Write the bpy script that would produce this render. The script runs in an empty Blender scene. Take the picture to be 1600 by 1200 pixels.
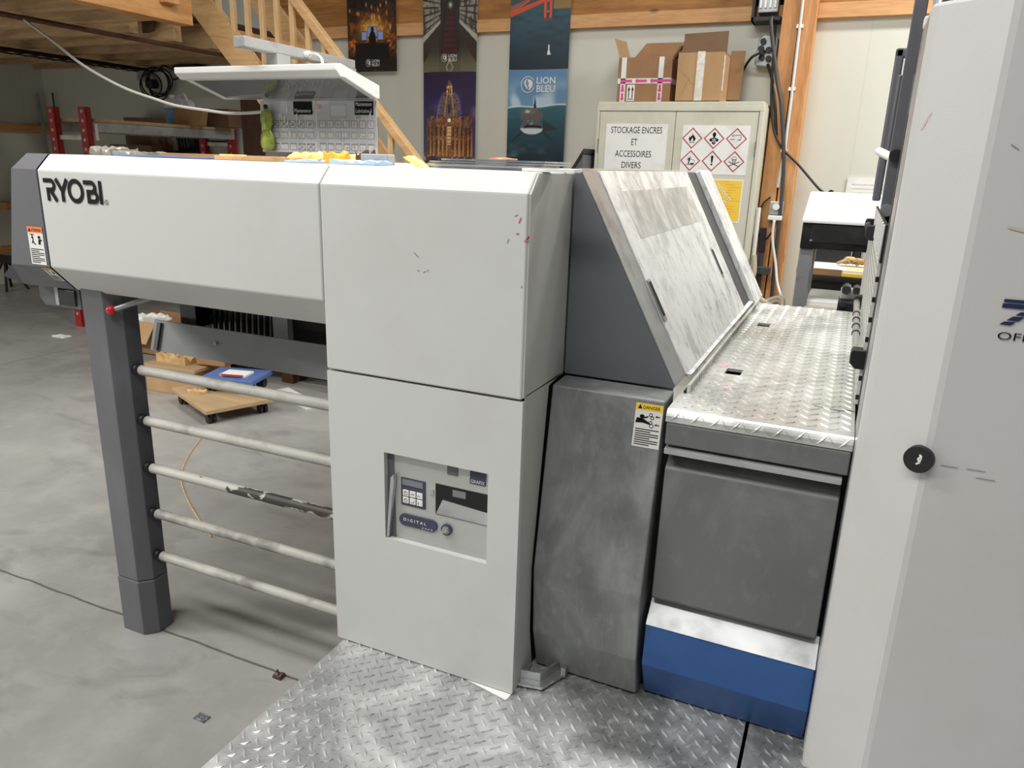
import bpy, bmesh, math, random
import numpy as np
from mathutils import Vector, Matrix
random.seed(7); RNG = np.random.default_rng(7)
sc = bpy.context.scene
COL = sc.collection

# ---------------------------------------------------------------- camera
RX = ((0.91186, 0.40934, 0.03092), (0.14324, -0.2467, -0.95845), (-0.38471, 0.8784, -0.28359))
cam = bpy.data.objects.new('camera', bpy.data.cameras.new('camera'))
COL.objects.link(cam)
r, d, f = (Vector(a) for a in RX)
cm = Matrix.Identity(4)
for i in range(3):
    cm[i][0], cm[i][1], cm[i][2] = r[i], -d[i], -f[i]
cm.translation = (0, 0, 1.55)
cam.matrix_world = cm
cam.data.sensor_width = 36; cam.data.sensor_fit = 'HORIZONTAL'
cam.data.lens = 1169.45 / 1600 * 36
cam.data.clip_start = 0.05
sc.camera = cam
# ---------------------------------------------------------------- world, lamps, exposure
w = bpy.data.worlds.new('world'); sc.world = w; w.use_nodes = True
w.node_tree.nodes['Background'].inputs[0].default_value = (0.98, 0.99, 1.0, 1)
w.node_tree.nodes['Background'].inputs[1].default_value = 0.11
def lamp(x, y, z, sx, sy, e, rot=(0, 0, 0), col=(1, .985, .955)):
    l = bpy.data.lights.new('ceiling_lamp', 'AREA'); l.shape = 'RECTANGLE'; l.size = sx; l.size_y = sy
    l.energy = e; l.color = col
    o = bpy.data.objects.new('ceiling_lamp', l); o.location = (x, y, z); o.rotation_euler = rot; COL.objects.link(o)
lamp(-0.9, 2.6, 4.4, 2.4, .35, 80)
lamp(2.3, 5.2, 4.4, 2.4, .35, 165)
lamp(-3.2, 0.2, 4.4, 2.4, .5, 70)
lamp(-0.9, -1.1, 4.7, 2.8, .6, 88)
lamp(-6.8, -1.2, 3.2, 2.4, .6, 210)
sc.view_settings.view_transform = 'Standard'; sc.view_settings.look = 'None'
sc.view_settings.gamma = 1; sc.view_settings.exposure = 0.67; sc.view_settings.use_curve_mapping = False

# ---------------------------------------------------------------- materials
def s2l(c):
    return tuple(((v / 12.92) if v <= .04045 else ((v + .055) / 1.055) ** 2.4) for v in (x / 255 for x in c)) + (1,)
class NT:
    def __init__(s, m): s.t = m.node_tree; s.t.nodes.clear(); s.coord = None
    def n(s, ty, **k):
        nd = s.t.nodes.new(ty)
        for a, b in k.items():
            if a.startswith('i_'): nd.inputs[int(a[2:])].default_value = b
            else: setattr(nd, a, b)
        return nd
    def l(s, a, b): s.t.links.new(a, b)
    def obj(s, scale=(1, 1, 1), rot=(0, 0, 0)):
        if s.coord is None: s.coord = s.n('ShaderNodeTexCoord')
        mp = s.n('ShaderNodeMapping'); mp.inputs['Scale'].default_value = scale; mp.inputs['Rotation'].default_value = rot
        s.l(s.coord.outputs['Object'], mp.inputs['Vector']); return mp.outputs['Vector']
    def noise(s, scale, detail=4, rough=.55, vec=None, dist=0):
        nd = s.n('ShaderNodeTexNoise'); nd.inputs['Scale'].default_value = scale; nd.inputs['Detail'].default_value = detail
        nd.inputs['Roughness'].default_value = rough; nd.inputs['Distortion'].default_value = dist
        s.l(vec if vec is not None else s.obj(), nd.inputs['Vector']); return nd.outputs['Fac']
    def ramp(s, fac, a, b, va=0, vb=1):
        nd = s.n('ShaderNodeMapRange'); nd.inputs[1].default_value = a; nd.inputs[2].default_value = b
        nd.inputs[3].default_value = va; nd.inputs[4].default_value = vb; s.l(fac, nd.inputs[0]); return nd.outputs[0]
    def mix(s, fac, a, b):
        nd = s.n('ShaderNodeMix', data_type='RGBA')
        for sock, v in ((nd.inputs[0], fac), (nd.inputs[6], a), (nd.inputs[7], b)):
            if hasattr(v, 'links') or hasattr(v, 'is_linked'): s.l(v, sock)
            else: sock.default_value = v
        return nd.outputs[2]
    def math(s, op, a, b=0.0):
        nd = s.n('ShaderNodeMath', operation=op)
        for i, v in enumerate((a, b)):
            if hasattr(v, 'is_linked'): s.l(v, nd.inputs[i])
            else: nd.inputs[i].default_value = v
        return nd.outputs[0]
    def out(s, col, rough=.5, metal=0, bump=None, bs=.2, bd=.002, spec=None, alpha=None, trans=None, emit=None):
        b = s.n('ShaderNodeBsdfPrincipled'); o = s.n('ShaderNodeOutputMaterial'); s.l(b.outputs[0], o.inputs[0])
        for nm, v in (('Base Color', col), ('Roughness', rough), ('Metallic', metal)):
            if hasattr(v, 'is_linked'): s.l(v, b.inputs[nm])
            else: b.inputs[nm].default_value = v
        if spec is not None: b.inputs['Specular IOR Level'].default_value = spec
        if trans is not None: b.inputs['Transmission Weight'].default_value = trans
        if alpha is not None: b.inputs['Alpha'].default_value = alpha
        if bump is not None:
            bp = s.n('ShaderNodeBump'); bp.inputs['Strength'].default_value = bs; bp.inputs['Distance'].default_value = bd
            s.l(bump, bp.inputs['Height']); s.l(bp.outputs[0], b.inputs['Normal'])
        return b
def newm(name):
    m = bpy.data.materials.new(name); m.use_nodes = True; return m, NT(m)
def paint(name, c, rough=.5, metal=0, c2=None, sc_=6, lo=.5, hi=.7, stretch=(1, 1, 1), bump=0, spec=None, det=5, fine=0.0):
    """painted or plain surface, optional stain colour c2 laid over it by noise"""
    m, t = newm(name); col = s2l(c)
    n = t.noise(sc_, det, .6, t.obj(stretch))
    if c2 is not None:
        col = t.mix(t.ramp(n, lo, hi), s2l(c), s2l(c2))
    b = t.noise(bump, 3) if bump else None
    rr = t.ramp(n, .3, .7, rough - .06, rough + .06)
    t.out(col, rr, metal, b, .15, .001, spec); return m
def wood(name, c1, c2, axis='x', rough=.6, sc_=9, knots=True):
    m, t = newm(name)
    st = {'x': (.12, 1, 1), 'y': (1, .12, 1), 'z': (1, 1, .12), 's': (.12, 1, 1)}[axis]
    rot = (0, math.radians(-47), 0) if axis == 's' else (0, 0, 0)
    n = t.noise(sc_ * 1.6, 5, .65, t.obj(st, rot), dist=.6)
    n2 = t.noise(sc_ * 7, 3, .6, t.obj(st, rot))
    col = t.mix(t.ramp(n, .35, .68), s2l(c1), s2l(c2))
    col = t.mix(t.ramp(n2, .45, .75, 0, .35), col, s2l([v * .72 for v in c2]))
    if knots:
        v = t.n('ShaderNodeTexVoronoi'); v.inputs['Scale'].default_value = 3.4
        st2 = tuple(x if x == 1 else .5 for x in st); t.l(t.obj(st2, rot), v.inputs['Vector'])
        col = t.mix(t.ramp(v.outputs['Distance'], .04, .09, .75, 0), col, s2l([v_ * .45 for v_ in c2]))
    t.out(col, rough, 0, n2, .15, .001); return m
M = {}
M['wpaint'] = paint('light_grey_paint', (198, 199, 196), .42, 0, (190, 190, 186), 3, .5, .8, bump=350)
M['wpaint2'] = paint('tower_grey_paint', (192, 192, 190), .42, 0, (186, 185, 181), 3, .5, .8, bump=350)
M['sidepaint'] = paint('cabinet_side_paint', (186, 186, 180), .4, 0, (174, 174, 167), 4, .5, .8, bump=350)
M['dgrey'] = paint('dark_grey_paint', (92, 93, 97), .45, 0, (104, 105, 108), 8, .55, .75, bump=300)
M['leg'] = paint('leg_grey_paint', (94, 95, 99), .42, 0, (106, 107, 112), 7, .5, .72, (1, 1, .45))
M['hoodside'] = paint('hood_side_paint', (100, 104, 108), .4, 0, (110, 114, 117), 4, .5, .8, bump=300)
M['black'] = paint('black_paint', (22, 22, 23), .5, 0, (36, 36, 37), 12)
M['blackshiny'] = paint('black_gloss', (14, 14, 16), .25, 0, (40, 40, 44), 9, .55, .8)
M['blue'] = paint('blue_paint', (38, 82, 140), .38, 0, (32, 72, 126), 6, .5, .8, bump=300)
M['red'] = paint('red_paint', (158, 28, 32), .45, 0, (125, 20, 24), 10)
M['redball'] = paint('red_plastic', (205, 30, 50), .25)
M['white'] = paint('white_plastic', (232, 232, 228), .4)
M['paper'] = paint('paper_white', (236, 236, 232), .7, 0, (220, 220, 214), 5)
M['galv'] = paint('galvanised_metal', (176, 178, 178), .42, .35, (150, 152, 152), 9)
M['alu'] = paint('aluminium', (196, 198, 198), .32, .8, (160, 162, 162), 10)
M['steel'] = paint('steel', (156, 157, 158), .32, .4, (122, 123, 124), 8)
M['cream'] = paint('cupboard_cream', (206, 204, 186), .5, 0, (190, 187, 168), 3, .55, .8)
M['cable'] = paint('black_rubber', (30, 30, 32), .5)
M['greycable'] = paint('grey_rubber', (62, 62, 64), .5)
M['whitecable'] = paint('white_pvc', (214, 213, 206), .45)
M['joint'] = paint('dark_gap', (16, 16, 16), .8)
M['blacktxt'] = paint('black_print', (14, 15, 18), .6, spec=.15)
M['navy'] = paint('navy_print', (40, 44, 78), .45, spec=.25)
M['orange'] = paint('orange_print', (240, 122, 50), .5)
M['yellow'] = paint('yellow_print', (244, 204, 66), .5)
M['redline'] = paint('red_print', (176, 48, 62), .5)
M['pink'] = paint('magenta_print', (214, 70, 140), .5)
M['labelwhite'] = paint('label_white', (226, 225, 220), .5)
M['greytxt'] = paint('grey_print', (120, 122, 124), .6)
M['card'] = paint('cardboard', (184, 148, 106), .8, 0, (170, 134, 94), 5, .4, .7, (1, 1, .3))
M['card2'] = paint('cardboard_brown', (150, 112, 78), .8, 0, (166, 126, 88), 5, .4, .7)
M['card3'] = paint('cardboard_dark', (110, 84, 62), .8, 0, (124, 96, 70), 5, .4, .7)
M['kraft'] = paint('kraft_paper', (205, 170, 120), .75, 0, (180, 142, 96), 14, .4, .7)
M['tape'] = paint('clear_tape', (214, 206, 192), .25, 0, (236, 232, 224), 30, .4, .7)
M['hose'] = paint('beige_hose', (190, 180, 160), .6)
M['bluebk'] = paint('blue_board', (86, 112, 168), .5, 0, (74, 98, 150), 4)
M['yellowpaper'] = paint('yellow_paper', (250, 232, 150), .7, 0, (244, 214, 110), 6)
M['orangepaper'] = paint('orange_paper', (246, 180, 58), .7)
M['lightblue'] = paint('light_blue_paper', (176, 202, 232), .7)
M['darkwood'] = wood('dark_wood', (88, 56, 34), (62, 38, 24), 'z', .6, 7, False)
M['wx'] = wood('pine_x', (226, 176, 118), (206, 148, 90), 'x')
M['wy'] = wood('pine_y', (214, 164, 104), (190, 134, 78), 'y')
M['wz'] = wood('pine_z', (214, 160, 104), (192, 128, 74), 'z')
M['wstair'] = wood('pine_slope', (222, 182, 130), (204, 160, 106), 's')
M['wbal'] = wood('pine_baluster', (228, 192, 142), (212, 170, 118), 'z', knots=False)
M['wplank'] = wood('plank_brown', (190, 134, 70), (150, 98, 46), 'x')
M['wbatten'] = wood('batten_pine', (224, 174, 120), (206, 152, 100), 'x')
M['wjoist'] = wood('joist_spruce', (212, 178, 134), (170, 134, 94), 'x', knots=False)
M['wdeck'] = wood('deck_board', (92, 70, 50), (66, 50, 36), 'y', knots=False)
M['ply'] = wood('plywood', (184, 156, 118), (164, 138, 104), 'x', .6, 4, False)
M['green'] = paint('green_liquid_plastic', (168, 176, 78), .22, 0, (120, 136, 44), 22, .4, .62)
M['jugblue'] = paint('jug_blue_liquid', (120, 168, 220), .3)
M['jugw'] = paint('jug_plastic', (222, 226, 232), .4)
M['kraft2'] = paint('pale_card', (222, 214, 190), .7)
M['dstrip'] = paint('dark_strip_paint', (44, 45, 47), .5)
M['stainpink'] = paint('pink_ink_stain', (206, 168, 176), .5)
M['salmon'] = paint('salmon_print', (232, 158, 124), .6)
M['slate'] = paint('slate_blue_plate', (66, 68, 88), .4, spec=.3)
M['brown'] = paint('brown_plastic', (92, 62, 52), .5, 0, (60, 40, 34), 20)
M['clearwrap'] = paint('plastic_wrap', (150, 146, 134), .25, 0, (120, 116, 104), 18, .4, .65)
M['plate'] = paint('printing_plate', (170, 172, 174), .25, .7, (200, 202, 204), 12)

def m_wall(name, c, c2):
    m, t = newm(name)
    sx = t.n('ShaderNodeSeparateXYZ'); t.l(t.obj(), sx.inputs[0])
    return m, t, sx
m, t, sx = m_wall('wall_panel_paint', 0, 0)       # insulated sandwich panels, joints every 1.15 m
fx = t.math('FRACT', t.math('DIVIDE', t.math('ADD', sx.outputs[0], t.math('MULTIPLY', sx.outputs[1], 1.0)), 1.15))
seam = t.ramp(t.math('ABSOLUTE', t.math('SUBTRACT', fx, .5)), .003, .006, .93, 1.0)
col = t.mix(t.ramp(t.noise(1.2, 3), .3, .7), s2l((212, 212, 200)), s2l((206, 206, 192)))
mu = t.n('ShaderNodeMix', data_type='RGBA', blend_type='MULTIPLY'); mu.inputs[0].default_value = 1
t.l(col, mu.inputs[6]); cmb = t.n('ShaderNodeCombineXYZ'); [t.l(seam, cmb.inputs[i]) for i in range(3)]; t.l(cmb.outputs[0], mu.inputs[7])
t.out(mu.outputs[2], .5); M['wall'] = m
m, t = newm('concrete_floor')
sx = t.n('ShaderNodeSeparateXYZ'); t.l(t.obj(), sx.inputs[0])
n1 = t.noise(.9, 6, .6, dist=.4); n2 = t.noise(5, 6, .65); n3 = t.noise(2.2, 5, .6, t.obj((1, 2.2, 1), (0, 0, .4)), dist=1.0)
col = t.mix(t.ramp(n1, .35, .68), s2l((158, 157, 153)), s2l((134, 133, 130)))
col = t.mix(t.ramp(n2, .45, .78, 0, .6), col, s2l((172, 171, 167)))
col = t.mix(t.ramp(n3, .54, .72, 0, .5), col, s2l((104, 103, 100)))
wob = t.math('MULTIPLY', t.math('SUBTRACT', t.noise(6, 4), .5), .02)
ck = t.math('ABSOLUTE', t.math('SUBTRACT', t.math('ADD', sx.outputs[1], wob), 1.533))
ck2 = t.math('ABSOLUTE', t.math('SUBTRACT', t.math('ADD', sx.outputs[0], wob), -5.6))
crack = t.math('MINIMUM', ck, ck2)
col = t.mix(t.ramp(crack, .0025, .006, .8, 0), col, s2l((70, 68, 64)))
t.out(col, t.ramp(n1, .3, .7, .28, .48), 0, n2, .12, .003); M['floor'] = m
def dirtymetal(name, base, streak, dark, rough, metal, stretch, lo=.42, hi=.62, scale=5, rot=(0, 0, 0)):
    m, t = newm(name)
    a = t.noise(scale, 8, .68, t.obj(stretch, rot), dist=.7); b = t.noise(scale * .45, 5, .6); c = t.noise(scale * 7, 4, .6, t.obj(stretch, rot))
    col = t.mix(t.ramp(a, lo, hi), s2l(base), s2l(streak))
    col = t.mix(t.ramp(b, .52, .66, 0, .75), col, s2l(dark))
    col = t.mix(t.ramp(c, .56, .7, 0, .4), col, s2l(streak))
    t.out(col, t.ramp(a, .35, .65, rough - .08, rough + .12), metal, c, .08, .0008); return m
M['hoodsheet'] = dirtymetal('worn_aluminium_sheet', (198, 200, 200), (232, 233, 232), (176, 178, 180), .32, .25, (1, 1, .3), .36, .56, 22)
M['lowpanel'] = dirtymetal('smeared_grey_paint', (112, 114, 114), (148, 150, 149), (98, 100, 100), .42, .1, (1, 1, .35), .40, .66, 7)
M['door'] = dirtymetal('grey_door_paint', (106, 107, 107), (124, 125, 125), (98, 99, 99), .42, .1, (1, 1, .6), .5, .7, 5)
M['tread'] = dirtymetal('aluminium_tread_plate', (182, 183, 182), (224, 225, 223), (98, 99, 97), .3, .5, (1, 1, 1), .42, .62, 6)  # dark patches carry dirt and some of the plate's shading
M['treadup'] = dirtymetal('aluminium_tread_top', (192, 193, 188), (222, 223, 219), (156, 157, 140), .3, .5, (1, 1, 1), .4, .62, 4)
M['pan'] = paint('pan_steel', (166, 168, 170), .42, .1, (156, 158, 160), 6)
M['rail'] = dirtymetal('chipped_cream_paint', (158, 155, 147), (182, 179, 171), (104, 99, 93), .5, 0, (.35, 1, 1), .35, .6, 14)
m, t = newm('chipped_rail_paint')
a = t.noise(26, 5, .6, t.obj((.5, 1, 1))); sx = t.n('ShaderNodeSeparateXYZ'); t.l(t.obj(), sx.inputs[0]); a = t.math('ADD', a, t.ramp(sx.outputs[0], -.95, -.6, -.16, .03))
t.out(t.mix(t.ramp(a, .47, .5), s2l((180, 177, 169)), s2l((58, 53, 49))), .5); M['railchip'] = m
m, t = newm('brushed_panel'); a = t.noise(30, 4, .6, t.obj((.1, 1, 1)))
t.out(t.mix(a, s2l((176, 178, 174)), s2l((196, 198, 194))), .36, .45); M['brushed'] = m
m, t = newm('perforated_metal')
sx = t.n('ShaderNodeSeparateXYZ'); t.l(t.obj((46, 46, 46)), sx.inputs[0])
row = t.math('FLOOR', sx.outputs[2]); off = t.math('MULTIPLY', t.math('MODULO', row, 2.0), .5)
fy = t.math('SUBTRACT', t.math('FRACT', t.math('ADD', t.math('MULTIPLY', sx.outputs[1], .4), off)), .5); fz = t.math('SUBTRACT', t.math('FRACT', sx.outputs[2]), .5)
rr = t.math('SQRT', t.math('ADD', t.math('MULTIPLY', fy, fy), t.math('MULTIPLY', fz, fz)))
t.out(t.mix(t.ramp(rr, .26, .30), s2l((38, 38, 36)), s2l((214, 214, 206))), .4, .2); M['perf'] = m
m, t = newm('acrylic'); t.out(s2l((210, 212, 212)), .12, 0, trans=.7); M['acrylic'] = m
m, t = newm('lamp_diffuser'); t.out(s2l((150, 152, 152)), .06, .55); M['diffuser'] = m
m, t = newm('printed_sheet')
at = t.n('ShaderNodeAttribute', attribute_name='ink'); t.out(at.outputs['Color'], .38); M['print'] = m

# ---------------------------------------------------------------- mesh builder
WL = {}                                            # world location of every root
class MB:
    def __init__(s): s.v = []; s.f = []; s.mi = []; s.cur = 0
    def mat(s, i): s.cur = i; return s
    def add(s, vs, fs):
        o = len(s.v); s.v += [tuple(map(float, v)) for v in vs]
        for f_ in fs: s.f.append(tuple(o + i for i in f_)); s.mi.append(s.cur)
        return s
    def box(s, x0, x1, y0, y1, z0, z1, rz=0, c=None, rx=0, ry=0):
        vs = [(x, y, z) for x in (x0, x1) for y in (y0, y1) for z in (z0, z1)]
        if rz or rx or ry:
            c = Vector(c) if c else Vector(((x0 + x1) / 2, (y0 + y1) / 2, (z0 + z1) / 2))
            R_ = Matrix.Rotation(rz, 3, 'Z') @ Matrix.Rotation(ry, 3, 'Y') @ Matrix.Rotation(rx, 3, 'X')
            vs = [tuple(R_ @ (Vector(v) - c) + c) for v in vs]
        return s.add(vs, [(0, 1, 3, 2), (4, 6, 7, 5), (0, 4, 5, 1), (2, 3, 7, 6), (0, 2, 6, 4), (1, 5, 7, 3)])
    def prism(s, poly, ax, a, b):
        n = len(poly)
        def P(p, t_): return {'x': (t_, p[0], p[1]), 'y': (p[0], t_, p[1]), 'z': (p[0], p[1], t_)}[ax]
        vs = [P(p, a) for p in poly] + [P(p, b) for p in poly]
        return s.add(vs, [tuple(range(n)), tuple(range(2 * n - 1, n - 1, -1))] + [(i, n + i, n + (i + 1) % n, (i + 1) % n) for i in range(n)])
    def poly(s, pts): return s.add(pts, [tuple(range(len(pts)))])
    def tube(s, pts, r_, n=8, closed=False, cap=True):
        P = [Vector(p) for p in pts]; rs = r_ if isinstance(r_, (list, tuple)) else [r_] * len(P)
        L = len(P); vs = []; u = None
        for i, p in enumerate(P):
            a = P[(i - 1) % L] if (closed or i) else p; b = P[(i + 1) % L] if (closed or i < L - 1) else p
            t_ = (b - a).normalized()
            if u is None: u = t_.orthogonal().normalized()
            else:
                u = (u - t_ * u.dot(t_)); u = u.normalized() if u.length > 1e-6 else t_.orthogonal().normalized()
            v = t_.cross(u)
            vs += [tuple(p + (u * math.cos(k * 2 * math.pi / n) + v * math.sin(k * 2 * math.pi / n)) * rs[i]) for k in range(n)]
        fs = []
        for i in range(L if closed else L - 1):
            j = (i + 1) % L
            fs += [(i * n + k, i * n + (k + 1) % n, j * n + (k + 1) % n, j * n + k) for k in range(n)]
        if cap and not closed: fs += [tuple(range(n - 1, -1, -1)), tuple((L - 1) * n + k for k in range(n))]
        return s.add(vs, fs)
    def ball(s, c, r_, nu=14, nv=9, sz=1):
        vs = []; fs = []
        for i in range(nv + 1):
            th = math.pi * i / nv
            for k in range(nu):
                a = 2 * math.pi * k / nu
                vs.append((c[0] + r_ * math.sin(th) * math.cos(a), c[1] + r_ * math.sin(th) * math.sin(a), c[2] + sz * r_ * math.cos(th)))
        for i in range(nv):
            fs += [(i * nu + k, (i + 1) * nu + k, (i + 1) * nu + (k + 1) % nu, i * nu + (k + 1) % nu) for k in range(nu)]
        return s.add(vs, fs)
    def flat(s, pts2, o, xd, yd, lift=0.0):
        """2-D polygon on the plane o + x*xd + y*yd"""
        o, xd, yd = Vector(o), Vector(xd), Vector(yd); nn = xd.cross(yd).normalized()
        return s.poly([tuple(o + xd * p[0] + yd * p[1] + nn * lift) for p in pts2])
    def stroke(s, pts2, wd, o, xd, yd, lift=0.0, closed=False):
        P = [Vector(p) for p in pts2]; n = len(P); L_ = []; R_ = []
        for i in range(n):
            a = P[(i - 1) % n] if (closed or i) else None; b = P[(i + 1) % n] if (closed or i < n - 1) else None
            d1 = (P[i] - a).normalized() if a is not None else (b - P[i]).normalized()
            d2 = (b - P[i]).normalized() if b is not None else d1
            n1 = Vector((-d1.y, d1.x)); n2 = Vector((-d2.y, d2.x)); m_ = (n1 + n2)
            m_ = m_.normalized() if m_.length > .1 else n1
            k = wd / 2 / max(.4, m_.dot(n1)); L_.append(P[i] + m_ * k); R_.append(P[i] - m_ * k)
        for i in range(n if closed else n - 1):
            j = (i + 1) % n; s.flat([R_[i], R_[j], L_[j], L_[i]], o, xd, yd, lift)
        return s
    def disc(s, c, rx, ry, o, xd, yd, lift=0.0, n=20):
        return s.flat([(c[0] + rx * math.cos(2 * math.pi * k / n), c[1] + ry * math.sin(2 * math.pi * k / n)) for k in range(n)], o, xd, yd, lift)
    def text(s, body, o, xd, yd, h, wd=None, lift=0.0, bold=0.0, shear=0):
        cu = bpy.data.curves.new('t', 'FONT'); cu.body = body; cu.size = 1; cu.offset = bold; cu.resolution_u = 3; cu.shear = shear
        ob = bpy.data.objects.new('t', cu); COL.objects.link(ob)
        dg = bpy.context.evaluated_depsgraph_get(); me = bpy.data.meshes.new_from_object(ob.evaluated_get(dg))
        bpy.data.objects.remove(ob); bpy.data.curves.remove(cu)
        xs = [v.co.x for v in me.vertices]; ys = [v.co.y for v in me.vertices]
        if xs:
            x0, x1, y0, y1 = min(xs), max(xs), min(ys), max(ys)
            ky = h / (y1 - y0); kx = (wd / (x1 - x0)) if wd else ky
            o_, xd_, yd_ = Vector(o), Vector(xd), Vector(yd); nn = xd_.cross(yd_).normalized()
            s.add([tuple(o_ + xd_ * ((v.co.x - x0) * kx) + yd_ * ((v.co.y - y0) * ky) + nn * lift) for v in me.vertices], [tuple(p.vertices) for p in me.polygons])
        bpy.data.meshes.remove(me); return s
    def build(s, name, mats, parent=None, bevel=0, smooth=False, loc=None, **props):
        if not isinstance(mats, (list, tuple)): mats = [mats]
        if parent is not None: base = WL[parent.name]
        elif loc is not None: base = Vector(loc)
        elif props.get('kind') == 'structure': base = Vector((0, 0, 0))
        else:
            A = np.array(s.v); base = Vector(((A[:, 0].min() + A[:, 0].max()) / 2, (A[:, 1].min() + A[:, 1].max()) / 2, A[:, 2].min()))
        me = bpy.data.meshes.new(name)
        me.from_pydata([(v[0] - base.x, v[1] - base.y, v[2] - base.z) for v in s.v], [], s.f)
        for m_ in mats: me.materials.append(M[m_] if isinstance(m_, str) else m_)
        me.polygons.foreach_set('material_index', s.mi)
        bm = bmesh.new(); bm.from_mesh(me); bmesh.ops.recalc_face_normals(bm, faces=bm.faces); bm.to_mesh(me); bm.free()
        if smooth: me.polygons.foreach_set('use_smooth', [True] * len(me.polygons))
        o = bpy.data.objects.new(name, me); COL.objects.link(o)
        if parent is not None: o.parent = parent
        else: o.location = base
        WL[o.name] = base
        if bevel:
            b = o.modifiers.new('bevel', 'BEVEL'); b.width = bevel; b.segments = 2; b.limit_method = 'ANGLE'; b.angle_limit = math.radians(30)
        if smooth:
            o.modifiers.new('ws', 'WEIGHTED_NORMAL')
        for k, v in props.items(): o[k if k != 'cat' else 'category'] = v
        return o
def empty(name, loc, **props):
    o = bpy.data.objects.new(name, None); COL.objects.link(o); o.location = loc; o.empty_display_size = .1
    WL[o.name] = Vector(loc)
    for k, v in props.items(): o[k if k != 'cat' else 'category'] = v
    return o
def arc(cx, cy, r_, a0, a1, n):
    return [(cx + r_ * math.cos(math.radians(a0 + (a1 - a0) * i / n)), cy + r_ * math.sin(math.radians(a0 + (a1 - a0) * i / n))) for i in range(n + 1)]
def smoothpath(pts, k=6):
    P = [Vector(p) for p in pts]; out = []
    for i in range(len(P) - 1):
        a, b, c, d_ = P[max(i - 1, 0)], P[i], P[i + 1], P[min(i + 2, len(P) - 1)]
        for j in range(k):
            u = j / k
            out.append(.5 * ((2 * b) + (c - a) * u + (2 * a - 5 * b + 4 * c - d_) * u * u + (3 * b - a - 3 * c + d_) * u ** 3))
    out.append(P[-1]); return [tuple(p) for p in out]
X_, Y_, Z_ = (1, 0, 0), (0, 1, 0), (0, 0, 1)

# ================================================================ SETTING
MB().box(-9.2, 6, -3, 6.6, -.1, 0).build('floor', 'floor', kind='structure')
MB().box(-9.2, 6, 6.4, 6.5, 0, 4.6).build('wall_back', 'wall', kind='structure')
MB().box(-9.15, -9.0, -3, 6.5, 0, 4.6).build('wall_left', 'wall', kind='structure')
MB().box(-5.4, -.68, 6.345, 6.4, 2.625, 2.725).box(-.45, 4, 6.345, 6.4, 2.625, 2.725).build('trim_1', 'wbatten', kind='structure', bevel=.003)
MB().box(-5.4, -.68, 6.36, 6.4, 2.725, 3.4).box(-.45, 4, 6.36, 6.4, 2.725, 3.4).build('trim_2', 'wplank', kind='structure')
MB().box(-9.0, -8.94, 0, 6.4, 1.71, 1.80).build('trim_3', 'wy', kind='structure', bevel=.003)
MB().box(-9.0, -8.94, 0, 6.4, .35, .44).build('trim_4', 'wy', kind='structure', bevel=.003)
b = MB(); b.box(-.68, -.565, 6.2, 6.4, 0, 3.6); b.box(-.555, -.45, 6.2, 6.4, 0, 3.6)
b.build('trim_5', 'wz', kind='structure', bevel=.004)
# mezzanine: deck, joists and edge beam
ce = MB().box(-9.0, -4.42, .3, 4.32, 2.64, 2.68).box(-9.0, -5.35, 4.32, 6.4, 2.64, 2.68).build('ceiling', 'wdeck', kind='structure')
for y in np.arange(.75, 6.4, .43):
    MB().box(-9.0, -4.54 if y < 4.3 else -5.35, y - .04, y + .04, 2.43, 2.64).build('joist', 'wjoist', ce, bevel=.003)
for y in np.arange(.75, 6.0, 1.04):
    MB().prism([(-8.2, y + .04), (-8.12, y + .04), (-7.2, y + .48), (-7.28, y + .48)], 'z', 2.5, 2.6).build('diagonal_bar', 'wdeck', ce)  # dark diagonal bars set between the joists
    MB().prism([(-6.5, y + .48), (-6.42, y + .48), (-5.5, y + .04), (-5.58, y + .04)], 'z', 2.5, 2.6).build('diagonal_bar', 'wdeck', ce)
MB().box(-4.54, -4.42, .3, 4.32, 2.40, 2.80).build('edge_beam', 'wy', ce, bevel=.004)
MB().box(-4.42, -4.36, 4.04, 4.16, 2.50, 2.82).build('hanger_block', 'wz', ce, bevel=.004)
pp = MB().tube([(-5.38, .3, 2.395), (-5.38, 6.35, 2.395)], .018, 8).build('pipe', 'brown', label='dark thin pipe running under the mezzanine joists', cat='pipe')
tr = empty('cable_tray', (-7.2, 4.4, 2.36), label='black wire tray full of cables hung under the mezzanine joists', cat='cable tray')
b = MB()
for xx in (-7.30, -7.10): b.tube([(xx, .6, 2.37), (xx, 6.3, 2.37)], .006, 6)
for y in np.arange(.7, 6.3, .14): b.box(-7.30, -7.10, y, y + .008, 2.358, 2.37)
b.build('tray', 'black', tr)
for k in range(6):
    x0 = -7.27 + k * .03
    MB().tube(smoothpath([(x0, .6, 2.385), (x0 + .01, 2, 2.39), (x0 - .01, 3.5, 2.384), (x0 + .012, 5, 2.39), (x0, 6.28, 2.385)], 4), .010, 6).build('cable', 'cable', tr)

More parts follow.
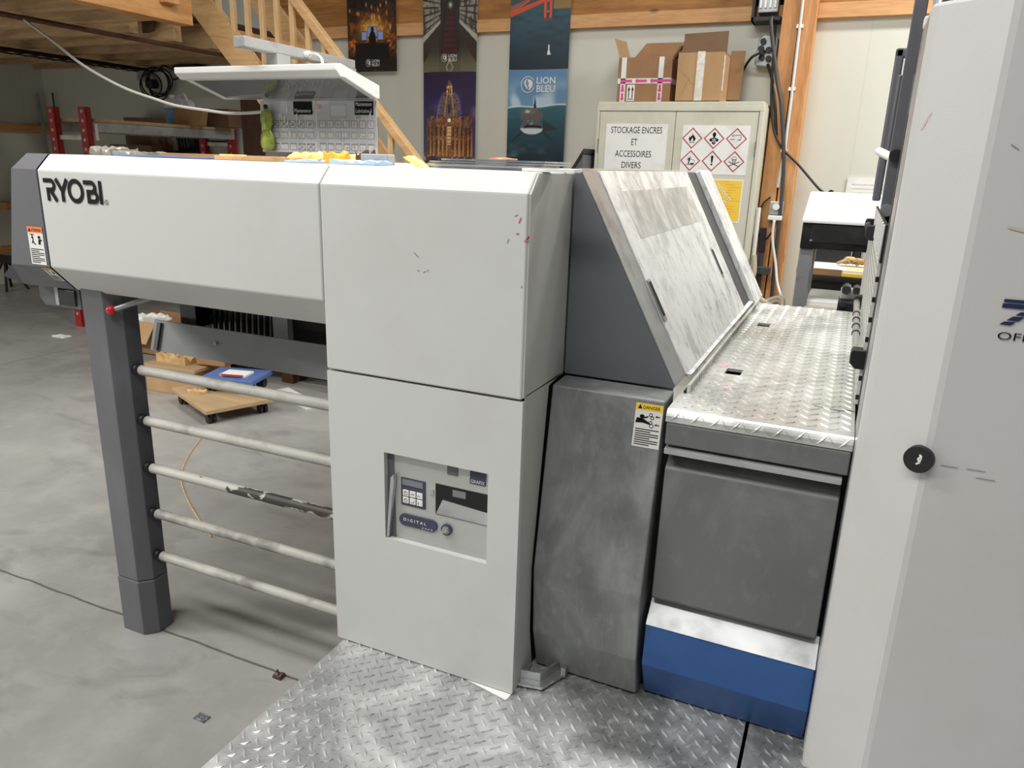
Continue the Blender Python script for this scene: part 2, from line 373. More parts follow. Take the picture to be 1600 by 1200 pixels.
# ================================================================ STAIRCASE
st = empty('staircase', (-2.5, 5.1, 0), label='pine staircase with slatted railing rising to the mezzanine', cat='staircase')
SL = -1.08
def szl(x): return 2.42 + (x + 4.64) * SL            # lower edge of the stringer
def stringer(y0, y1):
    xa, xb = -5.1, -2.48
    return MB().prism([(xa, szl(xa)), (xb, max(0.0, szl(xb))), (xb + .25, 0), (xb + .28, 0), (xa + .0, szl(xa) + .30)], 'y', y0, y1)
xb = -4.64 + (0 - 2.42) / SL
def strg(y0, y1):
    xa = -5.1
    return MB().prism([(xa, szl(xa)), (xb, 0), (xb + .30 / -SL, 0), (xa, szl(xa) + .30)], 'y', y0, y1)
strg(4.65, 4.70).build('stringer', 'wstair', st, bevel=.004)
strg(5.50, 5.55).build('stringer', 'wstair', st, bevel=.004)
for k in range(11):
    z = .21 + k * .22; x = -4.64 + (z - .16 - 2.42) / SL
    MB().box(x - .12, x + .12, 4.70, 5.50, z - .02, z + .02).build('tread', 'wx', st, bevel=.003)
def hz(x): return 2.245 + (x + 3.511) * -1.075
for yy in (4.665,):
    MB().prism([(-4.9, hz(-4.9)), (-2.5, hz(-2.5)), (-2.5, hz(-2.5) + .085), (-4.9, hz(-4.9) + .085)], 'y', yy - .035, yy + .035).build('handrail', 'wstair', st, bevel=.008)
    for x in np.arange(-4.78, -2.55, .135):
        zb = szl(x) + .26
        MB().box(x - .02, x + .02, yy - .014, yy + .016, zb, hz(x) + .01).build('baluster', 'wbal', st, bevel=.003)
MB().box(-2.56, -2.47, 4.62, 4.71, 0, hz(-2.5) + .05).build('newel_post', 'wbal', st, bevel=.004)

# ================================================================ POSTERS
def painted(name, x0, x1, z0, z1, y, fn, nx=110, nz=160, thick=.003, curl=0.0, **props):
    u, v = np.meshgrid(np.linspace(0, 1, nx), np.linspace(0, 1, nz))
    rgb = np.clip(np.stack(fn(u, v), -1), 0, 255) / 255
    lin = np.where(rgb <= .04045, rgb / 12.92, ((rgb + .055) / 1.055) ** 2.4)
    b = MB(); off = curl * np.exp(-v * 9)
    vs = np.stack([x0 + u * (x1 - x0), y - off, z0 + v * (z1 - z0)], -1).reshape(-1, 3)
    fs = [(j * nx + i, j * nx + i + 1, (j + 1) * nx + i + 1, (j + 1) * nx + i) for j in range(nz - 1) for i in range(nx - 1)]
    n0 = len(vs); back = vs + np.array([0, thick, 0])
    rim = [j * nx for j in range(nz)] + [(nz - 1) * nx + i for i in range(1, nx)] + [j * nx + nx - 1 for j in range(nz - 2, -1, -1)] + [i for i in range(nx - 2, 0, -1)]
    fs += [(rim[k], rim[(k + 1) % len(rim)], n0 + rim[(k + 1) % len(rim)], n0 + rim[k]) for k in range(len(rim))]
    fs += [tuple(n0 + k for k in rim)]
    b.add(vs.tolist() + back.tolist(), fs)
    par = props.pop('parent', None)
    o = b.build(name, ['print'], par, **props)
    ca = o.data.color_attributes.new('ink', 'FLOAT_COLOR', 'POINT')
    c4 = np.ones((n0 * 2, 4), np.float32); c4[:n0, :3] = lin.reshape(-1, 3); c4[n0:, :3] = .8
    ca.data.foreach_set('color', c4.ravel()); return o
def vnoise(u, v, fx, fy, seed):
    rg = np.random.default_rng(seed); g = rg.random((fy + 2, fx + 2)); x = u * fx; y = v * fy
    i = np.clip(np.floor(x).astype(int), 0, fx); j = np.clip(np.floor(y).astype(int), 0, fy); a = np.clip(x - i, 0, 1); b = np.clip(y - j, 0, 1)
    a = a * a * (3 - 2 * a); b = b * b * (3 - 2 * b)
    return (g[j, i] * (1 - a) + g[j, i + 1] * a) * (1 - b) + (g[j + 1, i] * (1 - a) + g[j + 1, i + 1] * a) * b
def lerp(img, c, mask):
    return [i * (1 - mask) + k * mask for i, k in zip(img, c)]
def ss(e0, e1, x):
    t_ = np.clip((x - e0) / (e1 - e0), 0, 1); return t_ * t_ * (3 - 2 * t_)
def rect(u, v, a, b, c, d_): return ((u > a) & (u < b) & (v > c) & (v < d_)).astype(float)
def f_fire(u, v):
    img = [26 + 0 * u, 20 + 0 * u, 18 + 0 * u]
    fl = vnoise(u, v, 12, 24, 1) * vnoise(u, v, 28, 40, 2)
    glow = np.exp(-((u - .5) / .33) ** 2 - ((v - .44) / .17) ** 2)
    img = lerp(img, [150, 72, 20], np.clip(fl * 1.1 * ss(.2, .45, v) * ss(.95, .55, v), 0, 1))
    img = lerp(img, [250, 160, 50], np.clip(glow * (.55 + fl * 1.1), 0, 1)); img = lerp(img, [255, 226, 130], np.clip(glow ** 4 * .9, 0, 1))
    img = lerp(img, [220, 110, 30], np.clip(fl * 2.4 * np.exp(-((v - .28) / .09) ** 2) * (np.abs(u - .5) > .3), 0, 1))
    rg = np.random.default_rng(5)
    for _ in range(34):
        a, c = rg.random(), .45 + rg.random() * .55
        img = lerp(img, [250, 190, 140], np.exp(-((u - a) / .014) ** 2 - ((v - c) / .022) ** 2) * .9)
    img = lerp(img, [18, 13, 12], rect(u, v, .15, .85, .08, .30)); img = lerp(img, [58, 36, 22], rect(u, v, .12, .88, .30, .315))
    for a, b, c, d_ in ((.28, .40, .33, .44), (.41, .61, .36, .49), (.62, .74, .33, .44)):
        img = lerp(img, [16, 16, 22], rect(u, v, a, b, c, d_)); img = lerp(img, [150, 172, 226], rect(u, v, a + .012, b - .012, c + .012, d_ - .012))
    img = lerp(img, [12, 10, 12], np.clip(ss(1.05, .95, ((u - .51) / .075) ** 2 + ((v - .34) / .10) ** 2) + ss(1.1, .9, ((u - .51) / .033) ** 2 + ((v - .455) / .026) ** 2), 0, 1))
    return lerp(img, [120, 50, 18], np.clip((vnoise(u, v, 40, 14, 9) - .72) * 3, 0, .7) * ss(.2, .05, v))
def f_lib(u, v):
    du = u - .5; dv = v - .66
    img = [44 + 0 * u, 40 + 0 * u, 36 + 0 * u]
    img = lerp(img, [112, 106, 84], ss(.30, .02, v + .25 * 0) * .8 + .15 * (np.abs(du) > .2) * (v < .4))
    side = np.clip((np.abs(du) - .14) / .36, 0, 1); h = (v - .66) / (np.abs(du) + .08)
    shelf = ((np.abs(du) > .17) & (h > -.48) & (h < .33)).astype(float)
    books = (vnoise(u, h * .5 + .5, 36, 9, 3) > .42).astype(float)
    img = lerp(img, [186, 184, 170], shelf * (.25 + .6 * books) * (.6 + .4 * vnoise(u, v, 50, 60, 8))); img = lerp(img, [48, 44, 36], shelf * (np.abs(((h * 7) % 1) - .5) > .36)); img = lerp(img, [34, 30, 26], ss(.5, .9, v) * (h > .33) * .6)
    counter = ((np.abs(du) > .17) & (h > -.62) & (h < -.5)).astype(float); img = lerp(img, [176, 170, 158], counter)
    low = ((np.abs(du) > .17) & (h > -1.0) & (h < -.62)).astype(float); img = lerp(img, [56, 46, 36], low * .9)
    for k in range(4):
        a = .30 + k * .06; img = lerp(img, [150, 146, 132], np.exp(-((np.abs(np.abs(du) - (.1 + .10 * k)) - (v - .75) * .35) / .012) ** 2) * (v > .7) * .7)
    img = lerp(img, [206, 206, 204], np.exp(-((u - .51) / .035) ** 2 - ((v - .68) / .03) ** 2))
    wd = .085 + (.63 - v) * .2
    img = lerp(img, [70, 34, 34], ((np.abs(du) < wd) & (v < .62) & (v > .19)).astype(float)); img = lerp(img, [44, 22, 22], ((np.abs(du) < wd) & (v < .62) & (v > .19)) * (np.sin(v * 110) > .2) * .6)
    img = lerp(img, [40, 30, 26], ((np.abs(du) < wd) & (np.abs(du) > wd - .02) & (v < .62) & (v > .19)).astype(float))
    return lerp(img, [190, 180, 130], ((np.abs(np.abs(du) + np.abs(v - .045) * .8 - .06) < .012)).astype(float) * .7)
def f_church(u, v):
    img = [66 - 22 * v, 58 - 24 * v, 108 - 44 * v]
    cl = vnoise(u, v, 5, 7, 11)
    img = lerp(img, [150, 104, 130], np.clip((cl - .35) * 1.2, 0, .8) * ss(.45, .75, u) * ss(.25, .5, v) * ss(.9, .6, v))
    img = lerp(img, [112, 128, 206], np.clip((vnoise(u, v, 4, 6, 12) - .3), 0, .8) * ss(.55, .2, u) * ss(.2, .4, v) * ss(.75, .5, v))
    img = lerp(img, [176, 160, 206], np.exp(-((u - .30 - (v - .6) * .5) / .012) ** 2) * ss(.35, .5, v) * ss(.72, .6, v) * .6)
    du = np.abs(u - .5); tex = .55 + .9 * vnoise(u, v, 64, 90, 14); win = ((u * 34) % 1 > .35) & ((v * 30) % 1 > .3)
    def body(mask, c):
        nonlocal img
        img = [i * (1 - mask) + c_ * tex * mask for i, c_ in zip(img, c)]
    img = lerp(img, [150, 130, 190], np.exp(-(np.abs(du - .21 * np.sqrt(np.clip(1 - ((v - .55) / .25) ** 2, 0, 1))) / .03) ** 2) * (v > .55) * (v < .8) * .5)
    body(((v > .08) & (v < .47 + .03 * np.cos(du * 30)) & (du < .44)).astype(float), [104, 66, 46])
    body(((v > .08) & (v < .53) & (du < .24)).astype(float), [132, 88, 60])
    dome = ((v > .52) & (v < .775) & (du < .205 * np.sqrt(np.clip(1 - ((v - .52) / .27) ** 2, 0, 1)))).astype(float)
    body(dome, [104, 84, 84]); img = lerp(img, [206, 160, 96], dome * (np.abs(du - .08 * np.sqrt(np.clip(1 - ((v - .52) / .27) ** 2, 0, 1))) < .010) * .7); img = lerp(img, [40, 32, 36], dome * rect(u, v, .47, .53, .56, .66) * .7)
    body(((v >= .755) & (v < .85) & (du < .058)).astype(float), [206, 156, 90]); img = lerp(img, [40, 28, 30], rect(u, v, .475, .49, .77, .83) + rect(u, v, .51, .525, .77, .83))
    body(((v >= .85) & (v < .92) & (du < .058 * np.clip((.92 - v) / .07, 0, 1) + .003)).astype(float), [104, 82, 74])
    for x in (.17, .83):
        body(((np.abs(u - x) < .05) & (v > .40) & (v < .53)).astype(float), [112, 78, 62]); body(((np.abs(u - x) < .05 * np.clip((.64 - v) / .11, 0, 1)) & (v >= .53) & (v < .64)).astype(float), [60, 48, 56])
    for x in (.10, .17, .26, .34, .42, .58, .66, .74, .83, .90):
        img = lerp(img, [44, 30, 30], rect(u, v, x - .013, x + .013, .16, .27) * .8 + rect(u, v, x - .013, x + .013, .31, .41) * .8)
        img = lerp(img, [236, 168, 84], np.exp(-((u - x - .035) / .016) ** 2) * ss(.46, .12, v) * (v > .09) * .75)
    img = lerp(img, [244, 206, 140], rect(u, v, .465, .535, .22, .42) * (((v * 26) % 1) > .25) * .85); img = lerp(img, [250, 240, 214], ss(1.2, .7, ((u - .5) / .035) ** 2 + ((v - .485) / .022) ** 2))
    img = lerp(img, [30, 24, 46], ss(.10, .05, v + .05 * vnoise(u, v, 16, 3, 15))); return lerp(img, [240, 176, 70], np.clip((vnoise(u, v, 30, 40, 16) - .66) * 4, 0, 1) * ss(.18, .06, v) * .9)
def f_bridge(u, v):
    img = [30 + 40 * v * 0 + 0 * u, 68 + 0 * u, 80 + 0 * u]
    img = [26 + 22 * ss(.2, .6, v), 58 + 28 * ss(.2, .6, v), 70 + 24 * ss(.2, .6, v)]
    img = lerp(img, [20, 40, 54], np.clip(vnoise(u, v, 6, 30, 21) - .4, 0, .7) * (v < .6)); img = lerp(img, [20, 34, 46], ss(.35, .0, v) * .6)
    hill = .70 + .1 * (vnoise(u, 0 * v + .5, 6, 2, 22) - .5) - .12 * (u > .75) * (u - .75) * 2
    img = lerp(img, [72, 76, 70], (v > .62 - .1 * (u - .4)).astype(float) * .9); img = lerp(img, [150, 156, 150], (v > hill + .06).astype(float)); img = lerp(img, [216, 210, 196], ss(.82, .95, v))
    img = lerp(img, [150, 118, 60], ((u > .72) & (v > .60 - .02) & (v < .68 + .05 * vnoise(u, v, 12, 4, 23))).astype(float) * .9)
    deck = .545 + .27 * u * .8
    img = lerp(img, [206, 78, 48], (np.abs(v - deck) < .014 + .012 * (1 - u)).astype(float) * (u < .80))
    for k in range(3):
        img = lerp(img, [206, 90, 60], (np.abs(v - (deck + .03 + .55 * np.clip((u - .1 - .1 * k), 0, 1) ** 2 * 1.4 + .02 * k)) < .006) * (u < .6) * .9)
    for x in (.585, .675): img = lerp(img, [220, 84, 54], rect(u, v, x - .018, x + .018, .49, 1.0))
    for z in (.56, .66, .77, .9): img = lerp(img, [206, 74, 48], rect(u, v, .57, .69, z - .012, z + .012))
    img = lerp(img, [120, 66, 44], rect(u, v, .56, .70, .475, .50)); img = lerp(img, [244, 246, 248], ((np.abs(u - .665) < .018 * np.clip((.27 - v) / .12, 0, 1)) & (v > .155)).astype(float)); return lerp(img, [220, 226, 230], rect(u, v, .64, .70, .14, .155))
def f_shark(u, v):
    img = [92 + 40 * (1 - v), 134 + 34 * (1 - v), 172 + 16 * (1 - v)]
    img = lerp(img, [206, 222, 232], np.clip((vnoise(u + v * .4, v, 5, 9, 31) - .45) * 2.2, 0, .75) * ss(.95, .7, v))
    wl = .615 + .03 * u + .008 * np.sin(u * 9)
    sea = (v < wl).astype(float); dp = np.clip((wl - v) / .6, 0, 1)
    img = lerp(img, [48 - 34 * dp, 100 - 62 * dp, 110 - 58 * dp], sea); img = lerp(img, [216, 226, 214], np.exp(-((v - wl) / .008) ** 2))
    img = lerp(img, [72, 114, 118], np.clip(vnoise(u + .3 * v, v * 1.2, 6, 22, 32) - .5, 0, .5) * sea * ss(.35, .05, v) * ss(1., .3, u) * 2)
    img = lerp(img, [60, 96, 98], np.exp(-((v - wl + .1) / .01) ** 2) * (u < .35) * .8)
    img = lerp(img, [26, 34, 42], ((np.abs(u - .475 + .02 * (v - .7)) < .02 * np.clip((.735 - v) / .10, 0, 1)) & (v > wl - .01) & (v < .735)).astype(float))
    back = ss(1.1, .8, ((u - .42) / .2) ** 2 + ((v - .53) / .085) ** 2); img = lerp(img, [112, 92, 88], back * (.5 + .5 * vnoise(u, v, 30, 30, 33)) * sea)
    img = lerp(img, [206, 206, 196], np.exp(-((u - .35) / .09) ** 2 - ((v - .578) / .018) ** 2) * (.3 + .7 * (vnoise(u, v, 24, 60, 36) > .5)) * sea)
    hd = ss(1.06, .94, ((u - .43) / .205) ** 2 + ((v - .415) / .075) ** 2); img = lerp(img, [86, 92, 94], hd * (.7 + .3 * vnoise(u, v, 40, 40, 37)))
    img = lerp(img, [206, 212, 212], hd * ss(.418, .39, v)); img = lerp(img, [196, 196, 192], np.clip(vnoise(u, v, 50, 60, 34) - .55, 0, 1) * 2 * hd * (v > .41) * (u < .45))
    img = lerp(img, [20, 22, 26], ((np.abs(v - .397 - .03 * np.cos((u - .44) * 6)) < .013) & (np.abs(u - .45) < .15)).astype(float)); img = lerp(img, [12, 12, 14], np.exp(-((u - .36) / .012) ** 2 - ((v - .44) / .009) ** 2))
    tail = ((u > .62) & (u < .88) & (np.abs(v - .43 + .12 * (u - .62)) < .06 * np.clip(1 - (u - .62) / .28, 0, 1))).astype(float); img = lerp(img, [36, 50, 58], tail * .9)
    for sg, x0 in ((-1, .26), (1, .64)):
        q = (u - x0) * sg; img = lerp(img, [24, 44, 54], ((q > 0) & (q < .26) & (np.abs(v - (.36 - .55 * q)) < .022 * (1 - q / .27))).astype(float) * .9)
    return img
def logo(parent, x0, z0, h, y):
    """round lion head mark with the two-line word beside it"""
    b = MB(); o = (x0, y, z0); k = h
    b.stroke([(k * (.48 + .48 * math.cos(a)), k * (.5 + .5 * math.sin(a))) for a in np.linspace(.55, 2 * math.pi - .35, 30)], k * .045, o, X_, Z_)
    for q in range(5):
        a0 = 1.9 + q * .42
        b.stroke([(k * (.56 + (.34 - .05 * q) * math.cos(a)), k * (.5 + (.40 - .03 * q) * math.sin(a))) for a in np.linspace(a0, a0 + 1.0, 8)], k * .055, o, X_, Z_, .0004)
    b.flat([(k * p[0], k * p[1]) for p in ((.5, .84), (.68, .8), (.8, .66), (.86, .52), (.78, .46), (.84, .38), (.74, .3), (.66, .16), (.56, .1), (.6, .3), (.5, .42), (.56, .6), (.46, .7))], o, X_, Z_, .0006)
    b.text('LION', (x0 + 1.12 * k, y, z0 + .54 * k), X_, Z_, .42 * k, 1.32 * k, 0, .012); b.text('BLEU', (x0 + 1.12 * k, y, z0 + .02 * k), X_, Z_, .42 * k, 1.32 * k, 0, .012)
    return b.build('logo', 'labelwhite', parent)
PG = 'posters on the back wall'
def poster(x0, x1, z0, z1, fn, label, lg=None, curl=0.0):
    r_ = empty('poster', ((x0 + x1) / 2, 6.334, z0), label=label, cat='poster', group=PG)
    painted('sheet', x0, x1, z0, z1, 6.334, fn, parent=r_, curl=curl)
    if lg: logo(r_, *lg)
poster(-4.567, -4.031, 2.324, 3.119, f_fire, 'dark poster of a figure at glowing monitors amid orange sparks, left of all posters', (-4.368, 2.369, 0.062, 6.328))
poster(-3.751, -3.213, 2.312, 3.107, f_lib, 'poster of a dark library aisle with bookshelves, above the church poster', (-3.559, 2.394, 0.062, 6.328))
poster(-3.749, -3.214, 1.515, 2.309, f_church, 'poster of a lit domed church at dusk, below the library poster')
poster(-2.897, -2.355, 2.316, 3.111, f_bridge, 'poster of a red suspension bridge over blue water, above the shark poster')
poster(-2.899, -2.359, 1.520, 2.314, f_shark, 'poster of a shark half under water with white lion logo, below the bridge poster', (-2.775, 2.131, 0.128, 6.328))

# ================================================================ CUPBOARD with signs
cu = empty('storage_cupboard', (-1.31, 6.12, 0), label='tall cream metal cupboard with warning signs on its two doors', cat='cupboard')
b = MB(); b.box(-1.935, -.69, 5.915, 6.36, 0, 1.995); b.box(-1.935, -.69, 5.893, 5.915, 1.955, 1.995); b.box(-1.935, -1.912, 5.893, 5.915, 0, 1.955); b.box(-.72, -.69, 5.893, 5.915, 0, 1.955)
b.box(-1.928, -.697, 5.9, 6.355, 1.995, 2.022)
b.build('body', 'cream', cu, bevel=.004)
dl = MB().box(-1.909, -1.321, 5.897, 5.914, .08, 1.951).build('door', 'cream', cu, bevel=.003)
dr = MB().box(-1.317, -.723, 5.897, 5.914, .08, 1.951).build('door', 'cream', cu, bevel=.003)
for (xx, dd) in ((-1.911, dl), (-.722, dr)):
    for z in (1.70, .35): MB().tube([(xx, 5.893, z - .05), (xx, 5.893, z + .05)], .006, 8).build('hinge', 'steel', dd)
YS = 5.8955
sg = MB().box(-1.853, -1.372, YS, 5.897, 1.525, 1.862).build('sign', 'paper', cu, label='white sheet lettered STOCKAGE ENCRES ET ACCESSOIRES DIVERS')
b = MB()
for tx, x, z, wd in (('STOCKAGE ENCRES', -1.812, 1.794, .40), ('ET', -1.645, 1.707, .046), ('ACCESSOIRES', -1.768, 1.620, .285), ('DIVERS', -1.710, 1.537, .152)):
    MB().text(tx, (x, YS - .0008, z), X_, Z_, .047, wd).build('lettering', 'blacktxt', sg)
hs = MB().box(-1.256, -.771, YS, 5.897, 1.512, 1.857).build('hazard_sheet', 'paper', cu, label='white sheet with six red-edged hazard diamonds')
YP = YS - .0008
def dia(cx, cz, parts):
    b = MB(); r_ = .070; o = (cx, YP, cz)
    b.stroke([(0, r_), (-r_, 0), (0, -r_), (r_, 0)], .0085, o, X_, Z_, closed=True)
    b.mat(1); parts(b, o); b.build('pictogram', ['redline', 'blacktxt'], hs)
def circ(cx, cy, r_, n=14): return [(cx + r_ * math.cos(2 * math.pi * k / n), cy + r_ * math.sin(2 * math.pi * k / n)) for k in range(n)]
def pg_flame(b, o):
    F = [(-.005, -.022), (-.019, -.02), (-.025, -.008), (-.021, .012), (-.013, .004), (-.010, .02), (-.003, .012), (.001, .037), (.008, .016), (.014, .022), (.016, .004), (.022, .012), (.025, -.008), (.018, -.02), (.006, -.022), (.010, -.010), (.004, -.004), (.001, .006), (-.004, -.006), (-.009, -.012)]
    b.flat(F, o, X_, Z_); b.flat([(-.02, -.032), (.02, -.032), (.02, -.028), (-.02, -.028)], o, X_, Z_)
def pg_health(b, o):
    b.disc((0, .027), .0125, .0165, o, X_, Z_); b.flat([(-.006, .014), (.006, .014), (.008, .004), (.03, -.002), (.034, -.012), (.026, -.022), (.014, -.02), (.012, -.036), (0, -.044), (-.012, -.036), (-.014, -.02), (-.026, -.022), (-.034, -.012), (-.03, -.002), (-.008, .004)], o, X_, Z_)
    b.mat(2)
    for k in range(6):
        a = k * math.pi / 3 + math.pi / 6; p = (.021 * math.cos(a), -.014 + .021 * math.sin(a)); q = (.005 * math.cos(a + 1.57), .005 * math.sin(a + 1.57))
        b.flat([(-q[0], -.014 - q[1]), p, (q[0], -.014 + q[1])], o, X_, Z_, .0004)
def pg_corr(b, o):
    b.flat([(-.044, -.006), (-.012, -.006), (-.012, -.002), (-.044, -.002)], o, X_, Z_)
    b.stroke([(-.034, .018), (-.026, .026), (.0, .024), (.024, .026), (.034, .016), (.03, -.004), (.02, -.012)], .003, o, X_, Z_); b.stroke([(-.034, .018), (-.016, .016)], .003, o, X_, Z_); b.stroke([(.008, -.012), (.02, -.004), (.03, -.012)], .003, o, X_, Z_)
def pg_env(b, o):
    b.stroke([(-.012, -.024), (-.008, 0), (-.012, .018)], .008, o, X_, Z_)
    for q in ((-.028, .010), (-.02, .024), (.004, .026), (.012, .012), (-.004, .034)): b.stroke([(-.008, 0), q], .0035, o, X_, Z_)
    b.flat([(-.03, -.03), (.03, -.03), (.03, -.026), (-.03, -.026)], o, X_, Z_); b.flat([(-.004, -.026), (.026, -.026), (.034, -.014), (.018, -.018), (.008, -.016)], o, X_, Z_); b.stroke([(.016, .006), (.03, .004), (.034, -.008)], .0025, o, X_, Z_)
def pg_excl(b, o):
    b.flat([(-.0045, -.012), (.0045, -.012), (.009, .034), (.006, .039), (-.006, .039), (-.009, .034)], o, X_, Z_); b.disc((0, -.024), .007, .007, o, X_, Z_)
def pg_skull(b, o):
    b.stroke(circ(0, .018, .017), .0028, o, X_, Z_, closed=True); b.disc((-.007, .014), .005, .005, o, X_, Z_); b.disc((.007, .014), .005, .005, o, X_, Z_); b.flat([(-.002, .004), (.002, .004), (0, .009)], o, X_, Z_)
    b.stroke([(-.009, .004), (-.008, -.008), (.008, -.008), (.009, .004)], .0028, o, X_, Z_)
    for sg_ in (-1, 1): b.stroke([(-.03 * sg_, -.004), (.03 * sg_, -.03)], .005, o, X_, Z_); b.disc((-.034 * sg_, -.002), .004, .004, o, X_, Z_); b.disc((.034 * sg_, -.032), .004, .004, o, X_, Z_)
def dia2(cx, cz, fn):
    b = MB(); r_ = .070; o = (cx, YP, cz); b.stroke([(0, r_), (-r_, 0), (0, -r_), (r_, 0)], .0075, o, X_, Z_, closed=True)
    b.mat(1); fn(b, o); b.build('pictogram', ['redline', 'blacktxt', 'paper'], hs)
for i, fn in enumerate((pg_flame, pg_health, pg_corr)): dia2(-1.182 + .160 * i, 1.766, fn)
for i, fn in enumerate((pg_env, pg_excl, pg_skull)): dia2(-1.182 + .160 * i, 1.606, fn)
ns = MB().box(-1.006, -.779, YS, 5.897, 1.170, 1.480).build('notice', 'paper', cu, label='yellow class 9 safety notice in white border')
b = MB(); b.flat([(0, 0), (.213, 0), (.213, .290), (0, .290)], (-.999, YP, 1.182), X_, Z_)
b.mat(1); b.text('9', (-.955, YP - .0006, 1.352), X_, Z_, .022); b.flat([(0, 0), (.052, 0), (.052, .005), (0, .005)], (-.965, YP - .0006, 1.334), X_, Z_); b.flat([(0, 0), (.026, 0), (.026, .005), (0, .005)], (-.95, YP - .0006, 1.318), X_, Z_)
b.mat(3)
for k in range(13): b.flat([(0, 0), (.05 + .05 * ((k * 7) % 5) / 5, 0), (.05 + .05 * ((k * 7) % 5) / 5, .002), (0, .002)], (-.93 + .045 * min(2, (k % 4)) * .5, YP - .0005, 1.462 - k * .0195), X_, Z_)
for k, (x, z) in enumerate(((-.957, 1.436), (-.934, 1.412), (-.911, 1.387), (-.892, 1.362), (-.868, 1.338), (-.898, 1.312), (-.926, 1.288))):
    b.mat(2); b.flat([(0, -.014), (.014, 0), (0, .014), (-.014, 0)], (x, YP - .0009, z), X_, Z_); b.mat(1); b.disc((0, 0), .003, .005, (x, YP - .0013, z), X_, Z_, n=8)
b.build('print', ['yellow', 'blacktxt', 'paper', 'orange'], ns)
pn = MB().box(-1.09, -1.03, YS, 5.897, 1.19, 1.475).build('paper_slip', 'paper', cu)

# ================================================================ cartons on the cupboard
def carton(name, x0, x1, y0, y1, z0, z1, mat_, **props):
    r_ = empty(name, ((x0 + x1) / 2, (y0 + y1) / 2, z0), **props)
    t_ = .006; b = MB()
    b.box(x0, x1, y0, y0 + t_, z0, z1); b.box(x0, x1, y1 - t_, y1, z0, z1); b.box(x0, x0 + t_, y0 + t_, y1 - t_, z0, z1); b.box(x1 - t_, x1, y0 + t_, y1 - t_, z0, z1); b.box(x0, x1, y0, y1, z0, z0 + t_)
    b.build('body', mat_, r_); return r_
def flap(r_, pts, mat_, th=.005):
    P = [Vector(p) for p in pts]; n_ = (P[1] - P[0]).cross(P[2] - P[0]).normalized() * th
    k = len(P); b = MB(); b.add([tuple(p) for p in P] + [tuple(p + n_) for p in P], [tuple(range(k)), tuple(range(2 * k - 1, k - 1, -1))] + [(i, (i + 1) % k, k + (i + 1) % k, k + i) for i in range(k)])
    return b.build('flap', mat_, r_)
ZC = 2.024
c1 = carton('cardboard_box', -1.815, -1.40, 5.99, 6.30, ZC, 2.345, 'card2', label='open brown carton with pink printed tape, left on the cupboard', cat='box')
flap(c1, [(-1.812, 5.99, 2.345), (-1.812, 6.30, 2.345), (-1.86, 6.30, 2.50), (-1.86, 5.99, 2.48)], 'card')
flap(c1, [(-1.81, 6.297, 2.345), (-1.40, 6.297, 2.345), (-1.37, 6.34, 2.49), (-1.70, 6.34, 2.49)], 'card2')
flap(c1, [(-1.403, 5.99, 2.345), (-1.403, 6.30, 2.345), (-1.356, 6.30, 2.46), (-1.356, 5.99, 2.42)], 'card2')
b = MB()
for (x0, x1, z0, z1) in ((-1.813, -1.402, 2.158, 2.196), (-1.79, -1.752, 2.03, 2.345), (-1.50, -1.462, 2.03, 2.345)): b.box(x0, x1, 5.986, 5.9895, z0, z1)
b.box(-1.399, -1.3965, 5.99, 6.25, 2.158, 2.196)
tp = b.build('tape', 'labelwhite', c1, label='white tape printed in pink')
b = MB()
for x in (-1.775, -1.66, -1.545, -1.47): b.flat([(0, 0), (.075, 0), (.075, .02), (0, .02)], (x, 5.9855, 2.167), X_, Z_); b.disc((0, .01), .014, .014, (x, 5.9853, 2.167), X_, Z_)
for x in (-1.771, -1.481):
    for z in (2.045, 2.105): b.flat([(-.009, 0), (.009, 0), (.009, .045), (-.009, .045)], (x, 5.9855, z), X_, Z_); b.disc((0, 0), .013, .013, (x, 5.9853, z + .005), X_, Z_)
b.build('print', 'pink', tp)
lb = MB().box(-1.735, -1.675, 5.985, 5.9885, 2.035, 2.150).build('arrow_label', 'labelwhite', c1)
b = MB()
for x in (-1.719, -1.691): b.flat([(-.0035, .01), (.0035, .01), (.0035, .065), (.009, .065), (0, .095), (-.009, .065), (-.0035, .065)], (x, 5.9845, 2.045), X_, Z_)
b.flat([(0, 0), (.046, 0), (.046, .006), (0, .006)], (-1.728, 5.9845, 2.044), X_, Z_)
b.build('arrows', 'blacktxt', lb)
c2 = carton('cardboard_box', -1.345, -1.02, 5.93, 6.27, ZC, 2.365, 'card', label='tan carton sealed with clear tape, right on the cupboard', cat='box')
MB().box(-1.345, -1.02, 5.93, 6.27, 2.362, 2.368).build('lid', 'card2', c2)
flap(c2, [(-1.335, 6.03, 2.368), (-1.015, 6.03, 2.368), (-1.02, 6.06, 2.515), (-1.34, 6.06, 2.505)], 'card3')
flap(c2, [(-1.018, 6.24, 2.06), (-.925, 6.26, 2.06), (-.915, 6.26, 2.405), (-1.018, 6.24, 2.405)], 'card2')
b = MB(); b.box(-1.205, -1.15, 5.926, 5.9295, 2.03, 2.366); b.box(-1.018, -1.015, 5.95, 6.0, 2.10, 2.34); b.build('tape', 'tape', c2)
b = MB(); b.stroke([(0, 0), (.05, .11), (.02, .14)], .002, (-1.30, 5.9285, 2.08), X_, Z_); b.stroke([(0, .1), (.1, 0), (.2, -.05)], .002, (-1.33, 5.9285, 2.15), X_, Z_); b.build('crease', 'card2', c2)

